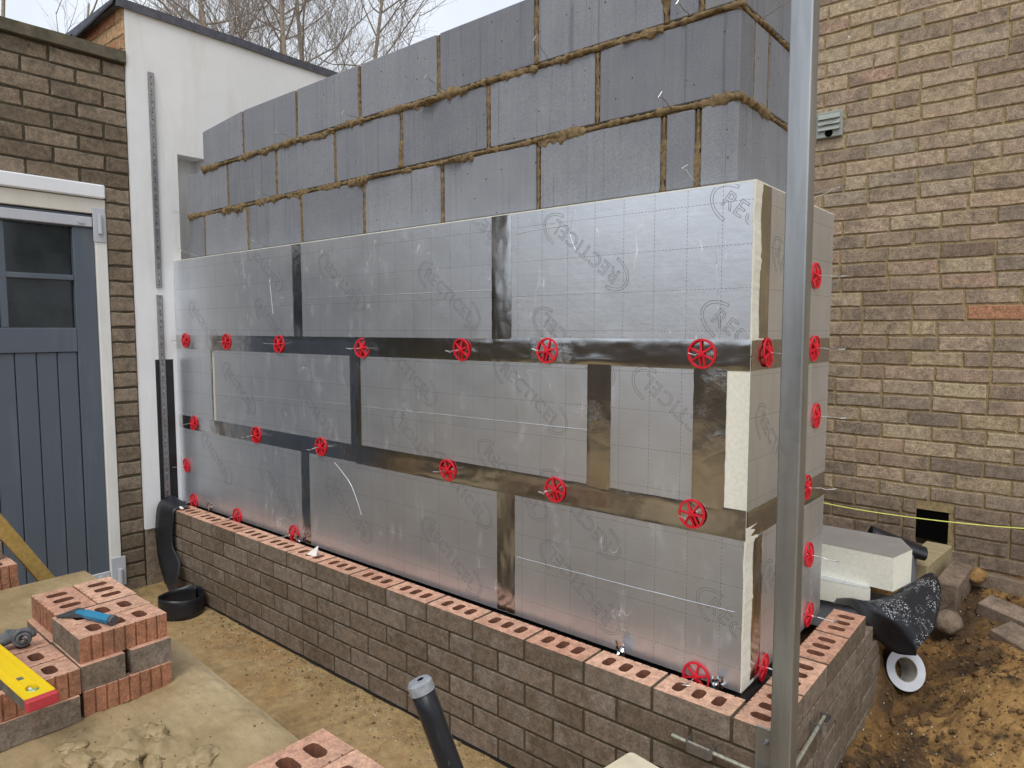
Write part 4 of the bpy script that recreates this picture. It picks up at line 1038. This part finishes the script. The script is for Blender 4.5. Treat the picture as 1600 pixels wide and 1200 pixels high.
# board polygon, slightly skewed
def edgeY(x): return -.655 - .062 * (x + 2.5)
bv = []; nx = 60
bd = [(-2.56, -1.5), (-.28, -1.5), (-.28, edgeY(-.28)), (-2.5, edgeY(-2.5)), (-2.56, -.70)]
bm = fill_prism(bd, [], -.022, -.003); bm_obj('board_sheet', bm, M['old_wood'], wp, -WPo)
for (x, y) in ((-2.4, -1.4), (-2.4, -.95), (-1.35, -1.4), (-1.35, -.98), (-.5, -1.4), (-.5, -1.0)):
    g_ = G(); g_.bbox((x - .1, y - .05, GZ), (x + .1, y + .05, -.0225), .003); g_.obj('support_block', M['block'], wp, -WPo)
def mort_h(x, y):
    d = min(edgeY(x) - y, y + 1.5, x + 2.56, -.28 - x); e = sm(-.004, .03, d)
    h = .002 + hnoise(x, y, 5, 11) * .003 + hnoise(x, y * 2.2, 16, 12) * .0022
    m_ = math.exp(-((x + 1.08) / .17) ** 2 - ((y + 1.06) / .12) ** 2) * sm(.02, .3, hnoise(x, y, 9, 21) + .25)                 # stirred heap in front of the piles
    rid = abs(hnoise(x * .8 + hnoise(x, y, 6, 3) * .15, y, 9, 13)); h += m_ * (.004 + .055 * rid + .022 * abs(hnoise(x, y, 42, 8)))
    h += .012 * math.exp(-((x + 1.15) / .35) ** 2 - ((y + .80) / .07) ** 2) * (1 + .6 * hnoise(x, y, 20, 6))
    return -.0025 + max(.0008, h) * e
xs = [-2.555 + i * (2.27 / 300) for i in range(301)]; vs = []; fs = []; NY = 110
for j in range(NY + 1):
    for x in xs:
        yt = edgeY(max(x, -2.5)) + hnoise(x, 3, 14, 2) * .006 - .004; y = -1.495 + (yt + 1.495) * j / NY; vs.append(Vector((x, y, mort_h(x, y))) - WPo)
w = len(xs)
for j in range(NY):
    for i in range(w - 1): fs.append((j * w + i, j * w + i + 1, (j + 1) * w + i + 1, (j + 1) * w + i))
mk('mortar_smear', vs, fs, M['mortar'], wp, smooth=True)
dq = G()
for _ in range(900):
    x = rnd.uniform(-2.3, -.6); y = rnd.uniform(-1.3, edgeY(x) - .01); s_ = rnd.uniform(.0008, .0026) * (1 + 2 * rnd.random() ** 10)
    if math.exp(-((x + 1.05) / .3) ** 2 - ((y + 1.0) / .2) ** 2) < rnd.random() * .9: continue
    q = Euler((rnd.random() * 6, rnd.random() * 6, 0)).to_matrix(); c0 = Vector((x, y, mort_h(x, y) + s_ * .2)) - WPo
    dq.add([c0 + q @ Vector(v) * s_ * rnd.uniform(.6, 1.4) for v in ((1, 0, 0), (-1, 0, 0), (0, 1, 0), (0, -1, 0), (0, 0, .7), (0, 0, -.7))],
           [(0, 2, 4), (2, 1, 4), (1, 3, 4), (3, 0, 4), (2, 0, 5), (1, 2, 5), (3, 1, 5), (0, 3, 5)])
o = dq.obj('mortar_crumbs', M['block_mortar'], wp); o['kind'] = 'stuff'
PG = 'loose perforated bricks piled on the work board'
def loose(x, y, z, mode, label, grp=PG, yaw=0):
    """mode: 'Y+' length along Y, ribs facing +X; 'X' header facing +X; 'X-' length along X, ribs facing -Y; 'Yf' plain face facing +X"""
    me = perf_brick(variant=rnd.randrange(4)); j = R(rnd.uniform(-1.2, 1.2)) + yaw
    if mode == 'Y+': loc, rz = (x, y + .215, z), R(-90)
    elif mode == 'X-': loc, rz = (x + .215, y + .1025, z), R(180)
    elif mode == 'Yf': loc, rz = (x + .1025, y, z), R(90)
    else: loc, rz = (x, y, z), 0
    return tag(inst('loose_brick', me, None, loc, (0, 0, rz + j)), label, 'brick', grp)
B0 = .0015; HB = .0655
a = 'red perforated brick in the bottom layer of the chisel pile'
for x in (-1.455, -1.565, -1.675, -1.785): loose(x, -1.052, B0, 'Y+', a)
a = 'brick with plain grey ends in the middle layer of the chisel pile'
for x in (-1.575, -1.795):
    for y in (-1.053, -.937): loose(x, y, B0 + HB, 'X', a)
a = 'red perforated brick in the top layer, under the blue chisel'
loose(-1.480, -1.051, B0 + 2 * HB, 'Y+', a); loose(-1.586, -1.051, B0 + 2 * HB, 'Y+', a)
a = 'red perforated brick in the top layer of the chisel pile, on its garage side'
loose(-1.806, -1.038, B0 + 2 * HB, 'X-', a); loose(-1.806, -.932, B0 + 2 * HB, 'X-', a)
a = 'brick with plain dark ends in the lower layer under the spirit level'
for y in (-1.163, -1.270, -1.376): loose(-1.562, y, B0, 'X', a)
a = 'red perforated brick in the upper layer under the spirit level'
for x in (-1.457, -1.563, -1.669):
    loose(x, -1.275, B0 + HB, 'Y+', a)
loose(-1.669, -1.275, B0, 'Y+', 'brick below the grey coiled reel')
a = 'pale red perforated brick on the pile beside the worn black handle'
for k in range(3):
    for x in (-.577, -.472, -.367): loose(x, -1.10, B0 + HB * k, 'Y+', a, 'bricks piled at the open end of the work board')
a = 'brick in the ground pile beside the leaning timber'
for k in range(8):
    for x in (-2.69, -2.795): loose(x, -1.09, GZ + .003 + HB * k, 'Y+', a, 'bricks in the ground pile by the door')
loose(-2.80, -1.11, GZ + .003 + HB * 8, 'Yf', 'plain faced brick on top of the ground pile beside the leaning timber', 'bricks in the ground pile by the door')

def mortar_lump(x, y, r_, seed, sq):
    bm = bmesh.new(); bmesh.ops.create_icosphere(bm, subdivisions=4, radius=1)
    for v in bm.verts:
        p = v.co.copy(); f_ = 1 + .45 * noise.noise(p * 1.4 + Vector((seed, 0, 0))) + .30 * abs(noise.noise(p * 3.6 + Vector((0, seed, 0)))) + .20 * noise.noise(p * 8 + Vector((0, 0, seed)))
        v.co = Vector((p.x * sq[0], p.y * sq[1], max(-.25, p.z) * sq[2])) * r_ * f_
    tag(bm_obj('mortar_lump', bm, M['mortar'], None, (x, y, mort_h(x, y) - .002), (0, 0, seed), True), 'ragged lump of wet mortar on the work board', 'mortar', 'mortar lumps on the work board')
for i, (x, y, r_) in enumerate(((-1.24, -1.125, .022), (-1.17, -1.13, .028), (-.965, -.94, .030), (-.975, -.975, .024), (-1.19, -.97, .017), (-1.13, -.975, .026), (-.96, -.915, .016), (-1.18, -1.07, .020), (-1.09, -1.07, .030), (-1.04, -1.02, .022), (-1.30, -1.09, .014))):
    mortar_lump(x, y, r_, i * 2.3 + 1, (1.5, .9, .55))
# chisel
ch = thing('bolster_chisel', 'blue handled steel bolster chisel lying on the brick pile', 'chisel', (-1.5, -.99, B0 + 3 * HB), rot=(0, 0, R(16)))
bm = fill_prism([(-.085, -.030), (-.078, -.034), (-.03, -.018), (-.012, -.0095), (-.012, .0095), (-.03, .018), (-.078, .034), (-.085, .030)], [], .004, .012)
for v in bm.verts:
    if v.co.x < -.07: v.co.z = .003 if v.co.z < .008 else .0045
bm_obj('blade', bm, M['dark_steel'], ch)
g_ = G(); g_.tube([(-.04, 0, .0095), (-.012, 0, .0115), (.0, 0, .0125), (.095, 0, .013)], [.008, .0105, .0125, .0125], 8); g_.obj('handle', M['blue_steel'], ch)
g_ = G(); g_.tube([(.0945, 0, .013), (.103, 0, .013), (.106, 0, .013)], [.0135, .0145, .012], 10); g_.obj('striking_head', M['dark_steel'], ch)
# reel
rl = thing('line_reel', 'small grey coiled line reel resting on the lower bricks', 'reel', (-1.60, -1.125, B0 + 2 * HB), rot=(0, 0, R(72)))
g_ = G(); pts = []; rad = []
for k in range(60):
    an = k / 59 * 4.6 * math.pi; q = .024 * (1 - k / 59 * .86); pts.append((.012 + q * math.cos(an), -.008 - .016 * k / 59, .030 + q * math.sin(an))); rad.append(.0065 * (1 - .5 * k / 59))
g_.tube(pts, rad, 8); g_.obj('coil', M['reel'], rl, smooth=True)
g_ = G(); g_.tube([(.012, .004, .034), (-.018, .006, .036), (-.042, .008, .022), (-.054, .010, .006)], [.014, .020, .014, .006], 12); g_.obj('body', M['reel'], rl, smooth=True)
# spirit level
lv = thing('spirit_level', 'yellow spirit level with a red end cap lying across the bricks', 'spirit level', (-1.222, -1.178, B0 + 2 * HB + .001), rot=(0, 0, R(2.5)))
wq = .031
holes = [[(-.055 + .021 * math.cos(a), .0 + .013 * math.sin(a)) for a in [i * math.pi / 8 for i in range(16)]]]
bm = fill_prism([(-.62, -wq), (-.008, -wq), (-.008, wq), (-.62, wq)], holes, .0005, .0255, 0, 1, 0); bm_obj('beam', bm, [M['yellow'], M['level_side']], lv)
g_ = G()
for y in (-.0285, -.012, .014, .0285): g_.box((-.62, y - .0012, .0255), (-.085 if abs(y) < .02 else -.009, y + .0012, .0272))
g_.obj('rib', M['yellow'], lv)
g_ = G(); g_.bbox((-.0085, -wq - .0008, .0), (.010, wq + .0008, .0265), .003); g_.obj('end_cap', M['level_red'], lv)
g_ = G(); g_.tube([(-.055, -.011, .016), (-.055, .011, .016)], .0068, 10); vi = g_.obj('vial', M['vial'], lv, smooth=True)
g_ = G(); g_.tube([(-.073, 0, .0176), (-.037, 0, .0176)], .0035, 8); g_.obj('vial_window', M['tape_white'], vi)
g_ = G(); g_.bbox((-.135, -.008, .0255), (-.118, .004, .0262), .0002); g_.obj('mark', M['level_side'], lv)
# leaning timber
g_ = G(); g_.bbox((-.019, -.026, 0), (.019, .026, 1.15), .003); tb = g_.obj('timber_length', M['pine'])
d = Vector((0, -.49, .87)).normalized(); u = Vector((1, 0, 0)); wv = d.cross(u)
tb.matrix_world = Matrix(((u.x, wv.x, d.x, -2.70), (u.y, wv.y, d.y, -.528), (u.z, wv.z, d.z, -.445), (0, 0, 0, 1)))
tag(tb, 'knotty yellow pine length leaning in front of the grey door', 'timber')
# pole in the foreground
top = Vector((-.148, -1.019, .495)); dn = Vector((.042, .019, -.118)).normalized(); ln = (top.z - GZ) / -dn.z
hp = thing('tool_handle', 'worn black tool handle with a grey battered end, standing in the foreground', 'handle', top + dn * ln)
o0 = top + dn * ln; g_ = G(); N = 26
g_.tube([top + dn * (.012 + (ln - .012) * i / N) - o0 for i in range(N + 1)], [.0165 + .0007 * noise.noise(Vector((i * .9, 0, 0))) for i in range(N + 1)], 18); g_.obj('shaft', M['handle'], hp, smooth=True)
g_ = G(); g_.tube([top + dn * .017 - o0, top + dn * .004 - o0, top - o0], [.0178, .0178, .0145], 18); g_.obj('worn_end', M['handle_end'], hp)
g_ = G(); g_.tube([top + dn * .002 - o0 + Vector((.0023, .0019, 0)), top - dn * .0014 - o0 + Vector((.0023, .0019, 0))], .0048, 12); g_.obj('end_hole', M['black'], hp)
# hop-up
hu = thing('wooden_stool', 'mortar splashed cream wooden step stool in front of the low wall', 'stool', (-.231, -.288, GZ), None, (0, 0, R(-9)))
Ho = Vector((-.255, -.262, GZ))
def rrect(x0, y0, x1, y1, r):
    out = []
    for cx_, cy_, a0 in ((x1 - r, y0 + r, -90), (x1 - r, y1 - r, 0), (x0 + r, y1 - r, 90), (x0 + r, y0 + r, 180)):
        for k in range(4): out.append((cx_ + r * math.cos(R(a0 + 30 * k)), cy_ + r * math.sin(R(a0 + 30 * k))))
    return out
bm = fill_prism(rrect(-.255, -.62, .08, -.262, .012), [rrect(-.205, -.45, -.13, -.300, .010)], -.025, .0); bm_obj('top', bm, M['cream_board'], hu, -Ho)
for x in (-.235, .06):
    for y in (-.60, -.285):
        g_ = G(); g_.bbox((x - .018, y - .018, GZ), (x + .018, y + .018, -.0255), .002); g_.obj('leg', M['cream_board'], hu, -Ho)
# foam shard and chips on the brick top
g_ = G(); g_.add([(0, 0, 0), (.055, .012, 0), (.03, .04, .002), (.046, .03, .042)], [(0, 2, 1), (0, 1, 3), (1, 2, 3), (2, 0, 3)]); o = g_.obj('foam_shard', M['white_bit'], None, (-2.03, .035, .0005)); tag(o, 'pointed white foam shard standing on the perforated bricks', 'foam shard')
g_ = G(); g_.bbox((0, 0, 0), (.085, .014, .006), .002); o = g_.obj('foam_strip', M['white_bit'], None, (-3.25, .03, .010), (0, 0, R(-12))); tag(o, 'thin white strip lying at the end of the brick wall by the membrane', 'foam strip')
# crumpled scraps of foil at the foot of the boards
for i, (x, y, z) in enumerate(((-3.05, .115, .012), (-2.22, .118, .004), (-.50, .120, .002), (-.20, .125, .0))):
    g_ = G(); N = 5
    vs = [Vector((.03 * (a / N - .5), .012 * hnoise(a, b, .7, i), .05 * b / N + .01 * hnoise(a, b, .9, i + 3))) for b in range(N + 1) for a in range(N + 1)]
    g_.add(vs, [(b * (N + 1) + a, b * (N + 1) + a + 1, (b + 1) * (N + 1) + a + 1, (b + 1) * (N + 1) + a) for b in range(N) for a in range(N)])
    o = g_.obj('foil_scrap', M['tape'], None, (x, y, z - .012), (R(15), 0, rnd.uniform(-.5, .5))); tag(o, 'crumpled scrap of foil at the foot of the boards', 'foil scrap', 'foil scraps at the foot of the boards')

# ------------------------------------------------------------------ BARE TREES
def tree(base, h, seed, label, lean=(0, 0), tr=.07, grp='bare trees beyond the white building', dens=1.0):
    r = random.Random(seed); t_ = thing('bare_tree', label, 'tree', base, grp); tg = G(); cg = G()
    pts = []; p = Vector((0, 0, 0)); d = Vector((lean[0], lean[1], 1)).normalized()
    n = 10
    for i in range(n + 1):
        pts.append(p.copy()); d = (d + Vector((r.uniform(-.05, .05), r.uniform(-.05, .05), .03))).normalized(); p = p + d * h / n
    tg.tube(pts, [tr * (1 - .75 * i / n) for i in range(n + 1)], 8); tg.obj('trunk', M['bark'], t_, smooth=True)
    def branch(p, d, L, rad, lev):
        n_ = 5 if lev < 2 else 4; P = [p.copy()]; q = p.copy(); dd = d.copy()
        for i in range(n_):
            dd = (dd + Vector((r.uniform(-.22, .22), r.uniform(-.22, .22), r.uniform(-.10, .2)))).normalized(); q = q + dd * L / n_; P.append(q.copy())
        cg.tube(P, [rad * (1 - .7 * i / n_) for i in range(n_ + 1)], 4 if lev < 2 else 3, cap=False)
        if lev >= 3: return
        kids = [5, 6, 5][lev]
        for _ in range(max(1, int(kids * dens))):
            k = r.uniform(.25, 1) * n_; i = min(int(k), n_ - 1); s = P[i].lerp(P[i + 1], k - i)
            ax = Vector((r.uniform(-1, 1), r.uniform(-1, 1), r.uniform(-.2, .8))).normalized()
            nd = (dd * .75 + ax * .75).normalized(); branch(s, nd, L * r.uniform(.45, .7), max(rad * .45, .0026), lev + 1)
    for b in range(int(11 * dens)):
        k = r.uniform(.38, .98) * n; i = min(int(k), n - 1); s = pts[i].lerp(pts[i + 1], k - i); an = r.uniform(0, 2 * math.pi)
        branch(s, Vector((math.cos(an) * .8, math.sin(an) * .8, r.uniform(.2, .9))).normalized(), h * r.uniform(.16, .32), tr * .2, 0)
    cg.obj('crown', M['twig'], t_)
for i, (x, y, h, tr, ln_) in enumerate(((-11.24, 3.87, 7.4, 0.1, 0.05), (-9.72, 3.56, 7.0, 0.07, -0.03), (-9.01, 3.83, 7.2, 0.075, -0.02), (-9.65, 4.7, 7.6, 0.085, 0.02), (-8.26, 4.09, 6.8, 0.07, 0.06), (-8.88, 4.96, 7.4, 0.08, 0.07), (-8.24, 4.99, 7.0, 0.07, 0.05), (-12.35, 6.04, 8.2, 0.09, 0.0))):
    tree((x, y, GZ), h, 40 + i, 'slender bare tree rising behind the white building and block wall', (ln_, ln_ * .5), tr)
tree((-11.43, 1.96, GZ), 6.2, 81, 'bare twiggy tree behind the garage roof', (.1, .1), .06, 'bare trees behind the garage', .7)
tree((-10.22, 0.65, GZ), 6.2, 83, 'bare twiggy tree behind the garage roof', (.15, .1), .06, 'bare trees behind the garage', .7)

# ------------------------------------------------------------------ ADDED FENCE, never in view, there to darken the foil reflections
fe = thing('reflection_fence', 'unseen dark timber fence, added to darken the reflections in the foil', 'fence', (0, -6.5, GZ))
for i in range(14):
    x = -8 + i * 1.2
    g_ = G(); g_.bbox((x, -.02, .05), (x + 1.19, .02, 1.95), .004); g_.obj('panel', M['fence'], fe)
    g_ = G(); g_.bbox((x - .05, .021, 0), (x + .05, .12, 2.05), .004); g_.obj('post', M['fence'], fe)
